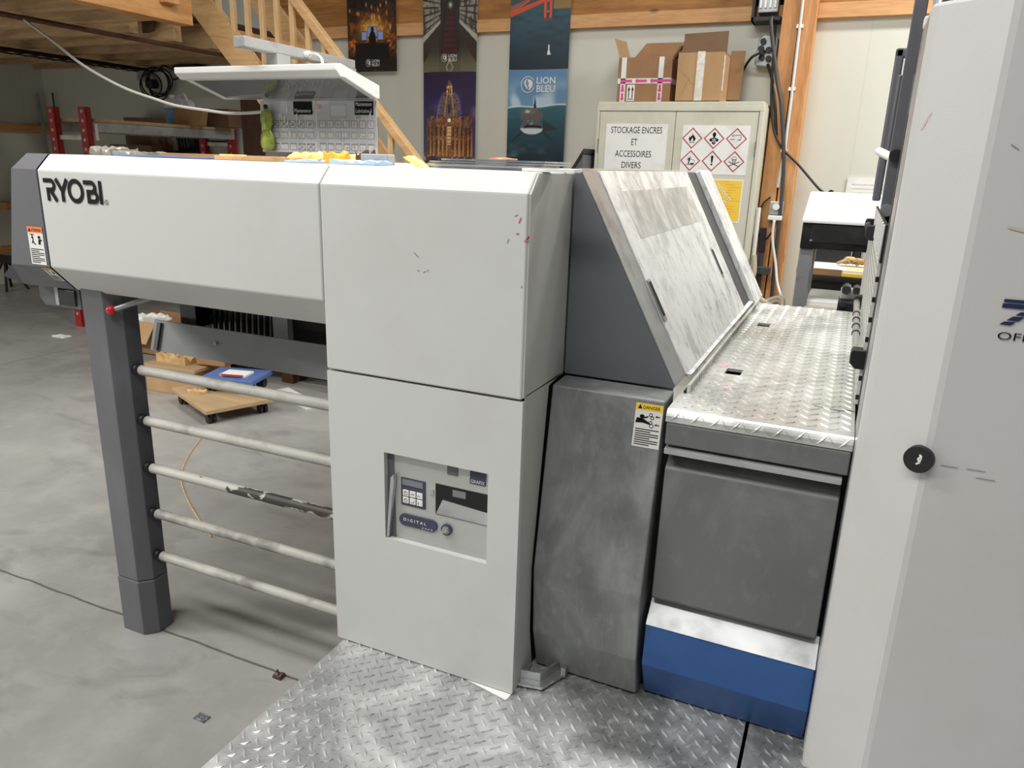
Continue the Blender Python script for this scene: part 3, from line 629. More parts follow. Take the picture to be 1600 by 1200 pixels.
# ================================================================ electrics on the post
eb = empty('electrical_enclosure', (-.79, 6.3, 2.47), label='open grey electrical enclosure high on the wall beside the wooden post', cat='electrical box')
b = MB(); b.box(-.90, -.69, 6.36, 6.399, 2.60, 2.95); b.box(-.90, -.69, 6.22, 6.36, 2.60, 2.63); b.box(-.90, -.88, 6.22, 6.36, 2.60, 2.95); b.build('case', 'black', eb, bevel=.003)
MB().box(-.86, -.72, 6.24, 6.34, 2.66, 2.95).build('module', 'galv', eb, bevel=.006)
b = MB()
for k in range(4): b.box(-.85 + k * .034, -.836 + k * .034, 6.228, 6.242, 2.69, 2.94)
b.build('terminal', 'white', eb)
jb = empty('junction_box', (-.75, 6.36, 2.28), label='grey junction box with sockets and cables on the wall by the post', cat='junction box')
MB().prism([(-.85, 2.31), (-.72, 2.29), (-.695, 2.36), (-.70, 2.50), (-.80, 2.52), (-.835, 2.49)], 'y', 6.28, 6.398).build('case', 'galv', jb, bevel=.008)
b = MB()
for (x, z) in ((-.80, 2.36), (-.75, 2.35), (-.81, 2.42), (-.755, 2.41), (-.80, 2.47)): b.tube([(x, 6.282, z), (x, 6.262, z)], .022, 12)
b.build('socket', 'black', jb)
def cable(name, pts, r_, mat_, label, cat='cable', k=6, **p):
    return MB().tube(smoothpath(pts, k), r_, 8).build(name, mat_, smooth=True, label=label, cat=cat, **p)
cable('cable', [(-.73, 6.27, 2.62), (-.715, 6.22, 2.45), (-.68, 6.17, 2.03), (-.60, 6.15, 1.766), (-.42, 6.15, 1.589), (-.27, 6.12, 1.44), (-.20, 6.0, 1.40), (-.17, 5.0, 1.42), (-.13, 4.80, 1.435), (-.12, 4.86, 1.2)], .009, 'cable', 'black cable sagging from the enclosure across the post to the white-topped machine')
cable('cable', [(-.75, 6.2, 2.62), (-.745, 6.18, 2.55), (-.66, 6.17, 2.2), (-.60, 6.15, 1.99), (-.53, 6.15, 1.54), (-.51, 6.15, .92), (-.495, 6.15, .5), (-.49, 6.16, .02)], .014, 'greycable', 'thick dark cable running down the wooden post to the floor')
cable('cable', [(-.78, 6.262, 2.40), (-.85, 6.2, 2.36), (-.90, 6.3, 2.33), (-.93, 6.37, 2.30), (-.99, 6.38, 2.2)], .010, 'cable', 'short black cable from the junction box behind the tan carton')
cable('cable', [(-.75, 6.27, 2.31), (-.70, 6.22, 2.20), (-.66, 6.19, 2.05), (-.615, 6.16, 1.8)], .011, 'cable', 'black cable hanging down from the underside of the junction box')
cd = empty('conduit', (-.56, 6.19, 1.4), label='thin white conduit running up the middle of the wooden post', cat='conduit')
MB().tube([(-.56, 6.19, 1.43), (-.545, 6.185, 1.72), (-.545, 6.185, 2.08), (-.558, 6.185, 3.5)], .011, 8).build('pipe', 'whitecable', cd, smooth=True)
for z in (1.70, 2.13, 2.55): MB().box(-.572, -.525, 6.178, 6.199, z - .012, z + .012).build('clip', 'white', cd)
so = empty('wall_socket', (-.55, 6.17, 1.185), label='grey wall socket with white plug on the wooden post', cat='socket')
MB().box(-.60, -.50, 6.15, 6.20, 1.23, 1.33).build('box', 'galv', so, bevel=.008)
MB().tube([(-.55, 6.15, 1.29), (-.55, 6.135, 1.29)], .025, 14).build('face', 'white', so)
MB().box(-.60, -.50, 6.13, 6.20, 1.19, 1.225).build('plug', 'white', so, bevel=.006)
cable('cable', [(-.60, 6.17, 1.36), (-.66, 6.16, 1.28), (-.655, 6.15, 1.08), (-.60, 6.15, 1.04), (-.56, 6.15, 1.10)], .007, 'cable', 'thin black loop of wire beside the grey socket on the post')
cable('cord', [(-.55, 6.13, 1.19), (-.545, 6.12, 1.05), (-.50, 6.10, .88), (-.46, 6.05, .72), (-.40, 6.0, .60), (-.33, 6.02, .45), (-.32, 6.04, .2), (-.32, 6.05, .01)], .010, 'whitecable', 'white cord dropping from the grey socket to the floor')
MB().tube(smoothpath([(-.668, 6.09, 1.28), (-.665, 6.09, .9), (-.66, 6.09, .4), (-.66, 6.09, 0)], 4), .016, 8).build('pole', 'white', label='white pole leaning beside the cupboard against the post', cat='pole')
dp = empty('clamp_rod', (-.60, 6.12, 0), label='dark clamp rod with knob standing beside the white pole', cat='rod')
MB().tube([(-.585, 6.11, 0), (-.62, 6.12, 1.12)], .02, 8).build('rod', 'greycable', dp); MB().box(-.64, -.53, 6.07, 6.13, .78, .84).build('clamp', 'greycable', dp, bevel=.006)
b = MB(); b.tube([(-.615, 6.115, .95), (-.62, 6.118, 1.13)], .026, 8); b.build('grip', 'black', dp)
b = MB(); b.tube(smoothpath([(-.655, 6.02, .93), (-.64, 6.02, .80), (-.66, 6.02, .72), (-.63, 6.02, .66), (-.65, 6.02, .52), (-.64, 6.02, 0)], 5), [.02] * 26, 8); b.build('cleaning_rag', 'hose', label='beige rag strip hung on the poles beside the cupboard', cat='rag')
MB().tube(smoothpath([(-.48 + .10 * math.cos(a), 5.70 + .12 * math.sin(a), .60 + .03 * math.sin(a * 2) + .004 * a) for a in np.linspace(0, 12, 26)], 2), .018, 8).build('hose', 'hose', label='coiled beige hose lying behind the tread plate footboard', cat='hose', smooth=True)
MB().box(-.62, -.36, 5.5, 5.95, 0, .56).build('crate', 'card3', bevel=.01, label='low brown crate under the beige hose behind the press', cat='crate')
pw = empty('wall_paper', (.06, 6.39, 1.08), label='white printed sheet pinned to the wall behind the white-topped machine', cat='paper')
MB().box(-.085, .215, 6.39, 6.398, 1.08, 1.52).build('sheet', 'paper', pw)
b = MB()
for k in range(7): b.flat([(0, 0), (.22, 0), (.22, .006), (0, .006)], (-.05, 6.3885, 1.47 - k * .03), X_, Z_)
b.flat([(0, 0), (.1, 0), (.1, .14), (0, .14)], (.08, 6.3885, 1.1), X_, Z_)
b.build('print', 'tape', pw)

# ================================================================ plate machine and work bench behind the press
mc = empty('plate_processor', (.2, 4.4, 0), label='white-topped black machine on grey legs beyond the footboard', cat='machine')
b = MB(); b.prism([(4.2, 1.30), (4.62, 1.42), (4.75, 1.42), (4.75, 1.17), (4.2, 1.17)], 'x', -.235, .60); b.build('body', 'blackshiny', mc, bevel=.006)
b = MB(); b.prism([(4.185, 1.30), (4.60, 1.425), (4.76, 1.425), (4.76, 1.445), (4.595, 1.445), (4.185, 1.318)], 'x', -.24, .605); lid = b.build('lid', 'white', mc, bevel=.005)
b = MB(); b.box(-.19, .55, 4.192, 4.2, 1.205, 1.295); b.build('front_flap', 'black', mc, bevel=.003)
MB().tube([(-.185, 4.19, 1.215), (-.185, 4.183, 1.215)], .006, 10).build('screw', 'alu', mc)
for x in (-.235, .52):
    MB().box(x, x + .065, 4.22, 4.28, 0, 1.17).build('leg', 'steel', mc, bevel=.004); MB().box(x, x + .065, 4.62, 4.68, 0, 1.17).build('leg', 'steel', mc, bevel=.004)
MB().box(-.17, .52, 4.25, 4.70, .865, .90).build('tray', 'white', mc, bevel=.006); MB().box(-.175, .525, 4.22, 4.25, .80, .87).build('tray_edge', 'hose', mc, bevel=.004)
wb = empty('workbench', (.4, 5.5, 0), label='cluttered bench with pale top behind the white-topped machine', cat='bench')
MB().box(-.30, 1.4, 5.35, 5.95, .905, .945).build('top', 'white', wb, bevel=.003); MB().box(-.30, -.02, 5.34, 5.35, .905, .945).build('edge_strip', 'card2', wb); MB().box(-.02, 1.4, 5.34, 5.35, .905, .925).build('edge_band', 'yellow', wb)
MB().box(-.25, 1.35, 5.45, 5.95, .05, .85).build('cabinet', 'black', wb, bevel=.004)
for x in (-.28, 1.34): MB().box(x, x + .05, 5.4, 5.45, 0, .905).build('leg', 'black', wb)
MB().box(-.30, .02, 5.75, 5.9, .945, 1.06).build('toolbox', 'black', bevel=.008, label='low black box at back left of the cluttered bench', cat='box')
MB().box(.025, .085, 5.80, 5.92, .945, 1.10).build('bin', 'black', bevel=.01, label='small black bin beside the grey block on the bench', cat='bin')
MB().box(.09, .26, 5.76, 5.9, .945, 1.10).build('block', 'galv', bevel=.01, label='grey block standing at back right of the bench', cat='block')
b = MB()
for k in range(7):
    a = k * .9; b.tube(smoothpath([(-.06 + .02 * k, 5.6, .96 + .01 * (k % 3)), (-.02 + .02 * k + .05 * math.cos(a), 5.58 + .04 * math.sin(a), 1.0), (.04 + .02 * k, 5.62, .965)], 4), .011, 6)
b.build('rag', 'kraft', label='crumpled tan rag in the middle of the bench', cat='rag', smooth=True)
b = MB(); b.tube([(.155 + .04 * math.cos(a), 5.55, .99 + .04 * math.sin(a)) for a in np.linspace(0, 2 * math.pi, 17)[:-1]], .012, 8, closed=True); b.build('tape_roll', 'orange', label='orange roll standing at the right of the bench', cat='roll', smooth=True)
MB().box(-.22, -.05, 5.42, 5.55, .946, .951, rz=.2).build('sheet', 'paper', label='white paper lying at the left front of the bench', cat='paper'); MB().box(.0, .22, 5.38, 5.5, .946, .950, rz=-.05).build('sheet', 'yellowpaper', label='yellow paper lying at the front of the bench', cat='paper')

# ================================================================ RED RACK under the mezzanine
rk = empty('storage_rack', (-6.12, 5.3, 0), label='red and grey metal rack with a wooden shelf under the mezzanine', cat='rack')
def upright(x, y):
    b = MB(); b.box(x - .04, x + .04, y - .004, y + .004, 0, 1.88); b.box(x - .04, x - .03, y, y + .05, 0, 1.88); b.box(x + .03, x + .04, y, y + .05, 0, 1.88)
    o = b.build('upright', 'red', rk); h = MB()
    for z in np.arange(.12, 1.86, .075): h.box(x - .012, x + .012, y - .006, y - .0038, z - .012, z + .012)
    h.build('slot_row', 'galv', o)
for x in (-6.28, -5.90):
    upright(x, 4.5); upright(x, 6.13)
for x in (-6.30, -5.86): MB().box(x - .02, x + .02, 4.55, 6.13, 1.685, 1.765).build('beam', 'galv', rk, bevel=.004); MB().box(x - .02, x + .02, 4.55, 6.13, .60, .68).build('beam', 'galv', rk, bevel=.004)
for y in (4.52, 6.15):
    for z in (1.62, .9): MB().box(-6.25, -5.93, y - .004, y + .02, z, z + .035).build('cross_bar', 'alu', rk)
MB().box(-6.33, -5.83, 4.56, 6.12, 1.765, 1.792).build('shelf', 'ply', rk); MB().box(-6.33, -5.83, 4.56, 6.12, .68, .70).build('shelf', 'ply', rk)
MB().box(-5.838, -5.83, 4.552, 4.575, 1.62, 1.75).build('beam_clip', 'white', rk)
jg = empty('jug', (-6.12, 5.72, 1.793), label='white plastic jug with blue liquid on the rack shelf', cat='jug')
b = MB(); b.prism([(-6.24, 1.95), (-6.24, 2.0), (-6.20, 2.04), (-6.04, 2.04), (-6.0, 2.0), (-6.0, 1.95)], 'y', 5.64, 5.80); b.tube([(-6.20, 5.72, 2.03), (-6.20, 5.72, 2.075)], .035, 12)
b.tube(smoothpath([(-6.12, 5.72, 2.03), (-6.10, 5.72, 2.075), (-6.04, 5.72, 2.075), (-6.02, 5.72, 2.02)], 4), .014, 8); b.build('body', 'jugw', jg, bevel=.012)
MB().box(-6.24, -6.0, 5.64, 5.80, 1.793, 1.95).build('liquid_part', 'jugblue', jg, bevel=.012)
MB().prism([(-6.03, 1.793), (-5.70, 1.793), (-5.66, 1.93), (-5.70, 1.955), (-6.02, 1.95)], 'y', 5.56, 5.63).build('cardboard_box', 'card', bevel=.004, label='tan carton piece in front of the jug on the rack shelf', cat='box')
MB().box(-5.94, -5.64, 5.86, 6.06, 1.793, 1.96).build('cardboard_box', 'card3', bevel=.004, label='dark brown carton at the far end of the rack shelf', cat='box')
MB().box(-6.28, -6.12, 4.70, 4.90, 1.793, 1.80).build('sheet', 'paper', label='flat pale sheet at the near end of the rack shelf', cat='paper')
# things behind the rack
MB().box(-7.36, -6.98, 6.10, 6.38, .0, 1.89).build('cardboard_box', 'card3', bevel=.004, label='tall brown carton standing on end behind the red rack', cat='box')
MB().box(-7.30, -6.70, 5.85, 6.0, .0, 1.605).build('cardboard_box', 'card3', bevel=.004, label='wide low brown carton in front of the tall carton', cat='box')
fm = empty('folding_machine', (-6.6, 6.3, 0), label='black ribbed machine beside the brown cartons behind the rack', cat='machine')
MB().box(-6.78, -6.44, 6.22, 6.38, 0, 1.56).build('base', 'black', fm); b = MB()
for k in range(4): b.tube([(-6.75 + k * .045, 6.27, 1.56), (-6.78 + k * .045, 6.27, 1.75)], .02, 10)
b.box(-6.60, -6.50, 6.24, 6.34, 1.56, 1.74); b.build('rollers', 'blackshiny', fm)
MB().box(-6.50, -6.06, 6.26, 6.34, 1.66, 1.675).build('arm', 'black', fm)
wc = empty('white_locker', (-5.85, 6.25, 0), label='narrow white locker at the right end of the rack', cat='locker')
MB().box(-5.95, -5.72, 6.22, 6.39, 0, 1.84).build('body', 'white', wc, bevel=.004); MB().box(-5.93, -5.85, 6.21, 6.23, 1.84, 1.93).build('hook_plate', 'black', wc)
MB().box(-5.26, -5.03, 5.62, 5.66, 0, 2.25).build('board', 'darkwood', bevel=.003, label='dark brown plank standing upright under the stairs', cat='board')
# coiled cable and plug under the joists
cc = empty('cable_coil', (-7.07, 6.25, 2.1), label='coil of black cable hanging on the wall under the mezzanine', cat='cable coil')
b = MB()
for k, (cx, cz, rx, rz) in enumerate(((-7.05, 2.25, .17, .13), (-7.10, 2.26, .20, .15), (-7.03, 2.24, .15, .16), (-7.0, 2.27, .19, .13), (-7.12, 2.23, .16, .12))):
    b.tube([(cx + rx * math.cos(a), 6.34 - .012 * k, cz + rz * math.sin(a)) for a in np.linspace(0, 2 * math.pi, 29)[:-1]], .008, 6, closed=True)
b.tube(smoothpath([(-7.0, 6.3, 2.38), (-6.9, 6.3, 2.42), (-6.75, 6.3, 2.36), (-6.72, 6.3, 2.30), (-6.8, 6.3, 2.28)], 5), .010, 6); b.tube(smoothpath([(-7.2, 6.32, 2.30), (-7.18, 6.33, 2.34), (-7.2, 6.35, 2.345)], 4), .010, 6)
b.build('loops', 'cable', cc, smooth=True)
MB().box(-7.2, -7.1, 6.28, 6.38, 2.20, 2.29).build('plug', 'black', cc, bevel=.02)
MB().box(-7.36, -7.24, 6.33, 6.399, 2.28, 2.40).build('wall_box', 'galv', cc, bevel=.006)
MB().box(-6.74, -6.40, 6.25, 6.399, 2.37, 2.42).build('bracket', 'black', label='black bracket on the wall right of the coiled cable', cat='bracket')
ls_ = MB().box(-8.93, -8.90, 6.27, 6.30, 0, 2.16, ry=-.05).build('metal_strip', 'galv', label='tall grey metal strip leaning in the corner left of the rack', cat='strip')
MB().tube([(-8.72, 6.31, 0), (-8.775, 6.34, 2.17)], .010, 8).build('rod', 'greycable', label='thin dark rod standing beside the grey strip in the corner', cat='rod')
gc = empty('grey_cabinet', (-2.2, 5.72, 0), label='grey cabinet with sloped black edge at the left of the cream cupboard', cat='cabinet')
MB().prism([(-2.45, 0), (-1.965, 0), (-1.965, 1.65), (-2.02, 1.53), (-2.45, .95)], 'y', 5.70, 6.25).build('body', 'dgrey', gc)
MB().prism([(-2.45, .95), (-2.02, 1.53), (-1.955, 1.64), (-1.955, 1.67), (-2.035, 1.54), (-2.46, .97)], 'y', 5.68, 6.27).build('edge', 'black', gc)
MB().box(-9.0, -8.86, 5.66, 5.78, .85, .93).build('block', 'wx', bevel=.004, label='small wooden block fixed to the left wall', cat='block')
tc = empty('trestle', (-8.6, 5.4, 0), label='small black trestle at the foot of the left wall', cat='trestle')
for (xx, yy) in ((-8.75, 5.25), (-8.45, 5.25), (-8.75, 5.5), (-8.45, 5.5)): MB().tube([(xx, yy, 0), (-8.6, 5.38, .36)], .015, 8).build('leg', 'black', tc)
MB().box(-8.85, -8.35, 5.34, 5.42, .30, .38).build('bar', 'black', tc, bevel=.006); MB().tube([(-8.45, 5.36, .36), (-8.30, 5.3, .42)], .02, 8).build('handle', 'black', tc)
cable('cable', [(-5.34, 3.725, 2.378), (-5.05, 3.692, 2.24), (-4.792, 3.664, 2.101), (-4.536, 3.637, 1.997), (-4.285, 3.609, 1.916), (-4.04, 3.581, 1.86), (-3.829, 3.553, 1.817), (-3.573, 3.526, 1.79), (-3.352, 3.498, 1.771), (-3.101, 3.47, 1.777), (-3.06, 3.449, 1.79)], .0085, 'whitecable', 'long pale cable sagging from the dark pipe to the hanging charts', k=4)

# ================================================================ VIEWING LAMP, charts, flask
lp = empty('viewing_lamp', (-2.77, 3.83, 0), label='wide white inspection lamp on a grey arm behind the press', cat='lamp')
XL0, XL1 = -3.322, -2.30
b = MB(); b.prism([(3.09, 1.968), (3.09, 1.940), (3.125, 1.912), (3.16, 1.912), (3.42, 1.84), (3.45, 1.84), (3.45, 1.905), (3.13, 1.972)], 'x', XL0, XL1)
b.build('hood', 'white', lp, bevel=.004)
MB().poly([(XL0 + .05, 3.165, 1.9095), (XL1 - .035, 3.165, 1.9095), (XL1 - .035, 3.415, 1.8395), (XL0 + .05, 3.415, 1.8395)]).build('diffuser', 'diffuser', lp)
MB().box(-2.81, -2.735, 2.98, 3.86, 2.035, 2.085).build('arm', 'galv', lp, bevel=.006)
MB().box(-2.81, -2.735, 3.20, 3.30, 1.96, 2.036).build('hanger', 'galv', lp, bevel=.004)
MB().box(-2.81, -2.735, 3.80, 3.87, 0, 2.04).build('post', 'galv', lp, bevel=.006); MB().box(-2.90, -2.64, 3.76, 3.96, 0, .03).build('foot', 'galv', lp, bevel=.006)
MB().tube(smoothpath([(-2.735, 3.42, 2.06), (-2.66, 3.41, 2.055), (-2.60, 3.38, 2.02), (-2.585, 3.35, 1.955), (-2.585, 3.34, 1.92)], 5), .008, 8).build('cord', 'whitecable', lp, smooth=True)
MB().tube([(-2.76, 3.42, 2.06), (-2.71, 3.42, 2.06)], .016, 10).build('plug', 'white', lp)
def f_chart(seed, header, right):
    def fn(u, v):
        img = [186 + 0 * u, 189 + 0 * u, 192 + 0 * u]
        img = lerp(img, [216, 214, 212], (vnoise(u, v, 7, 6, seed) > .6) * .5)
        n = 7 if right else 6
        for ri, (a, c) in enumerate(((.48, .62), (.27, .40), (.05, .18))):
            img = lerp(img, [160, 166, 170], rect(u, v, .03, .97, c + .015, c + .02))
            for k in range(n):
                x0 = .04 + k * .94 / n; x1 = x0 + .94 / n - .03
                img = lerp(img, [120, 122, 126], rect(u, v, x0, x1, a, c)); img = lerp(img, [208, 204, 202], rect(u, v, x0 + .008, x1 - .008, a + .012, c - .012))
                img = lerp(img, [150, 140, 136], (np.clip(vnoise(u, v, 46, 40, seed + 3) - .55, 0, .5) * 2) * rect(u, v, x0 + .02, x1 - .02, a + .03, c - .03))
                if not right and (ri, k) in ((0, 1), (0, 2), (0, 3), (2, 4), (2, 5), (0, 4)):
                    p = (u - x0) / (x1 - x0); q = (v - a) / (c - a); m_ = rect(u, v, x0, x1, a, c)
                    img = lerp(img, [70, 70, 74], m_ * ((np.abs(p - q) < .05) | (np.abs(p + q - 1) < .05)))
        if right:
            img = lerp(img, [206, 150, 162], rect(u, v, .02, .10, .84, .93)); img = lerp(img, [190, 150, 160], rect(u, v, .66, .74, .70, .73)); img = lerp(img, [110, 176, 190], rect(u, v, .66, .74, .66, .69))
            img = lerp(img, [170, 178, 180], rect(u, v, .22, .52, .66, .94)); img = lerp(img, [196, 200, 200], rect(u, v, .25, .49, .70, .90))
        else: img = lerp(img, [186, 96, 108], rect(u, v, .84, .95, .76, .80))
        rg = np.random.default_rng(seed)
        for _ in range(16 if not right else 5):
            a, c, k = rg.random(), .2 + .7 * rg.random(), (rg.random() - .5) * .2
        return img
    return fn
CH = 'charts hanging under the inspection lamp'
def chart(x0, x1, z0, z1, right, label, hd, htxt):
    r_ = empty('chart', ((x0 + x1) / 2, 3.455, z0), label=label, cat='chart', group=CH)
    painted('sheet', x0, x1, z0, z1, 3.455, f_chart(41 + right, hd, right), 120, 90, .003, parent=r_)
    a, c = hd; q = MB().box(a, c, 3.4525, 3.4545, z1 - .072, z1 - .005).build('header', 'blacktxt', r_); b = MB()
    for k, s_ in enumerate(htxt): b.text(s_, (a + .008, 3.4515, z1 - .062 + .033 * (len(htxt) - 1 - k)), X_, Z_, .02, (c - a) - .016)
    b.build('title', 'labelwhite', q)
    b = MB(); rg = random.Random(3 + right)
    for k in range(4 if right else 9):
        x = x0 + (x1 - x0) * (.35 + .6 * rg.random()); z = z0 + (z1 - z0) * (.25 + .5 * rg.random()); h_ = .02 + .03 * rg.random()
        b.flat([(0, 0), (.006, .3 * h_), (.004, h_), (-.003, .6 * h_)], (x, 3.449, z), X_, Z_)
    b.box(x0 + .004, x1 - .004, 3.450, 3.451, z0 + .004, z0 + .007); b.build('plastic_glint', 'white', r_)
chart(-3.09, -2.712, 1.565, 1.836, 0, 'left plastic-sleeved chart with crossed boxes hanging under the lamp', (-2.86, -2.735), ['Maintenance'])
chart(-2.708, -2.325, 1.57, 1.836, 1, 'right plastic-sleeved chart with black lubrication header under the lamp', (-2.46, -2.345), ['Maintenance', 'Lubrication 3'])
MB().box(-3.07, -2.35, 3.461, 3.475, 1.80, 1.87).build('chart_rail', 'galv', lp)
fk = empty('flask', (-3.03, 3.43, 1.57), label='yellow-green waisted plastic flask hanging before the left chart', cat='flask')
prof = [(p_ * 1.35, z_) for p_, z_ in [(0, .0), (.022, .002), (.034, .02), (.038, .05), (.032, .085), (.023, .108), (.022, .118), (.028, .14), (.033, .165), (.030, .19), (.020, .208), (.010, .215), (.008, .225)]]
n = 16; vs = [(-3.03 + p * math.cos(2 * math.pi * k / n), 3.43 + .35 * p * math.sin(2 * math.pi * k / n), 1.57 + z) for p, z in prof for k in range(n)]
MB().add(vs, [(i * n + k, i * n + (k + 1) % n, (i + 1) * n + (k + 1) % n, (i + 1) * n + k) for i in range(len(prof) - 1) for k in range(n)]).build('body', 'green', fk, smooth=True)
MB().ball((-3.032, 3.43, 1.802), .013).build('cap', 'black', fk, smooth=True)
#PRESS
# ================================================================ THE PRESS
pr = empty('printing_press', (-.8, 2.2, 0), label='light grey offset printing press with dark covers and a tall tower at right', cat='printing press')
YF = 1.425
# --- delivery cover (long beam at left)
b = MB(); b.prism([(YF, 1.491), (YF + .042, 1.533), (3.1, 1.533), (3.1, 1.147), (1.495, 1.147), (YF, 1.222)], 'x', -2.078, -1.119)
dc = b.build('delivery_cover', 'wpaint', pr, bevel=.004)
def letters():
    h = .0605; x0, z0 = -2.057, 1.409; o = (x0, YF - .0015, z0); b = MB()
    S = lambda p: [(q[0] * h, q[1] * h) for q in p]
    lf = [0.0]
    def st_(p, wd):
        lf[0] += .00012; b.stroke(S(p), wd * h, o, X_, Z_, lf[0])
    def bowl(cx, cy, r_): return [(cx + r_ * math.cos(a), cy + r_ * math.sin(a)) for a in np.linspace(math.pi / 2, -math.pi / 2, 12)]
    st_([(0, .905)] + bowl(.50, .70, .205) + [(.16, .495)], .19); st_([(.26, .58), (.26, 0)], .20); st_([(.46, .46), (.80, 0)], .21)
    st_([(.86, 1), (1.24, .45)], .20); st_([(1.60, 1), (1.24, .45)], .20); st_([(1.24, .5), (1.24, 0)], .20)
    b.stroke(S([(2.10 + .425 * math.cos(a), .5 + .44 * math.sin(a)) for a in np.linspace(0, 2 * math.pi, 33)[:-1]]), .2 * h, o, X_, Z_, closed=True)
    st_([(2.66, .905)] + bowl(3.16, .70, .205) + [(2.82, .495)], .19); st_([(2.92, .58), (2.92, 0)], .2); st_([(2.85, .095)] + bowl(3.27, .30, .205)[::-1] + [(2.85, .505)], .19)
    b.flat(S([(3.59, 0), (3.79, 0), (3.79, 1), (3.59, 1)]), o, X_, Z_)
    b.stroke(S([(3.99 + .10 * math.cos(a), .1 + .10 * math.sin(a)) for a in np.linspace(0, 2 * math.pi, 17)[:-1]]), .025 * h, o, X_, Z_, closed=True); b.text('R', (x0 + 3.955 * h, YF - .0015, z0 + .055 * h), X_, Z_, .09 * h)
    return b.build('lettering', 'blacktxt', dc)
letters()
# --- dark end cover
b = MB(); b.prism([(-2.082, 1.491), (-2.082, 1.222), (-2.250, 1.217), (-2.186, 1.491)], 'y', YF, 1.60)
b.add([(-2.082, YF, 1.491), (-2.186, YF, 1.491), (-2.172, YF + .042, 1.533), (-2.082, YF + .042, 1.533), (-2.082, 3.1, 1.533), (-2.172, 3.1, 1.533), (-2.082, 3.1, 1.217), (-2.250, 3.1, 1.217), (-2.186, 3.1, 1.491), (-2.250, 1.60, 1.217), (-2.186, 1.6, 1.491)], [(0, 1, 2, 3), (3, 2, 5, 4), (4, 5, 8, 7, 6), (1, 10, 9, 7, 8, 5, 2)])
b.add([(-2.082, YF, 1.222), (-2.250, YF, 1.217), (-2.297, YF, 1.178), (-2.262, 1.46, 1.153), (-2.082, 1.495, 1.147), (-2.082, 3.1, 1.147), (-2.262, 3.1, 1.153), (-2.297, 3.1, 1.178), (-2.250, 3.1, 1.217)], [(0, 1, 2, 3, 4), (4, 3, 6, 5), (3, 2, 7, 6), (2, 1, 8, 7)])
ec = b.build('end_cover', 'dgrey', pr)
def label(name, lb, parent, o, yd, wd, h, hdr, txt, fig, shear=0.0):
    b = MB(); xd = Vector((1, 0, 0)); yv = Vector(yd).normalized()
    P = lambda x, y: (x + shear * (h - y), y)
    b.flat([P(0, 0), P(wd, 0), P(wd, h), P(0, h)], o, xd, yv, .0006); b.mat(1); b.flat([P(0, h * .845), P(wd, h * .845), P(wd, h), P(0, h)], o, xd, yv, .001)
    b.mat(2); b.flat([P(wd * .08, h * .87), P(wd * .24, h * .87), P(wd * .16, h * .975)], o, xd, yv, .0014)
    oo = Vector(o) + xd * P(wd * .28, h * .875)[0] + yv * h * .875
    b.text(txt, oo, xd, yv, h * .075, wd * .62, .0014, .01)
    fig(b, o, xd, yv, wd, h, P)
    for k in range(8):
        y = h * (.40 - .05 * k); L_ = wd * (.86 - .3 * ((k * 5) % 3 == 2)); b.flat([P(wd * .07, y), P(wd * .07 + L_, y), P(wd * .07 + L_, y + h * .02), P(wd * .07, y + h * .02)], o, xd, yv, .0012)
    return b.build(name, ['labelwhite', hdr, 'blacktxt'], parent, label=lb)
def fig_fall(b, o, xd, yv, wd, h, P):
    S = lambda p: [P(wd * q[0], h * q[1]) for q in p]
    b.stroke(S([(.14, .80), (.42, .79)]), h * .02, o, xd, yv, .0012); b.stroke(S([(.26, .79), (.32, .70), (.30, .62), (.38, .55), (.46, .53)]), h * .035, o, xd, yv, .0012); b.stroke(S([(.30, .62), (.22, .56)]), h * .03, o, xd, yv, .0012); b.stroke(S([(.2, .72), (.32, .70)]), h * .03, o, xd, yv, .0012)
    b.disc(P(wd * .74, h * .73), wd * .09, h * .04, o, xd, yv, .0012); b.flat(S([(.64, .54), (.80, .54), (.80, .62), (.94, .66), (.82, .68), (.68, .68)]), o, xd, yv, .0012)
def fig_roll(b, o, xd, yv, wd, h, P):
    S = lambda p: [P(wd * q[0], h * q[1]) for q in p]
    b.flat(S([(.04, .54), (.08, .66), (.30, .66), (.60, .56), (.60, .53), (.30, .56)]), o, xd, yv, .0012); b.disc(P(wd * .27, h * .70), wd * .09, h * .045, o, xd, yv, .0012); b.stroke(S([(.34, .67), (.50, .71)]), h * .03, o, xd, yv, .0012)
    for (x, y, r_) in ((.58, .755, .055), (.64, .69, .055), (.60, .58, .055), (.64, .51, .07)): b.stroke([P(wd * (x + r_ * math.cos(a)), h * y + wd * r_ * math.sin(a)) for a in np.linspace(0, 2 * math.pi, 15)[:-1]], h * .014, o, xd, yv, .0012, closed=True)
    for y in (.73, .545): b.flat(S([(.74, y), (.84, y + .035), (.80, y + .01), (.92, y + .01), (.92, y - .01), (.80, y - .01), (.84, y - .035)]), o, xd, yv, .0012)
label('warning_label', 'white warning label with orange ATTENTION heading', ec, (-2.155, YF - .0006, 1.226), Z_, .064, .107, 'orange', 'ATTENTION', fig_fall)
sl = Vector((0, .07, -.075)).normalized()
label('warning_label', 'small white label with yellow heading on the lower slope', ec, Vector((-2.124, YF, 1.222)) + sl * .062 + Vector((0, -.001, 0)), -sl, .042, .056, 'yellow', 'DANGER', fig_fall)
# --- switch box below the end cover
b = MB(); b.prism([(-2.256, 1.148), (-2.259, 1.108), (-2.237, 1.085), (-2.075, 1.085), (-2.075, 1.148)], 'y', 1.5, 1.75); sb = b.build('switch_box', 'dgrey', pr, bevel=.003)
MB().box(-2.165, -2.09, 1.494, 1.5, 1.095, 1.142).build('switch_panel', 'black', sb, bevel=.002); MB().box(-2.18, -2.165, 1.496, 1.5, 1.092, 1.146).build('panel_frame', 'galv', sb)
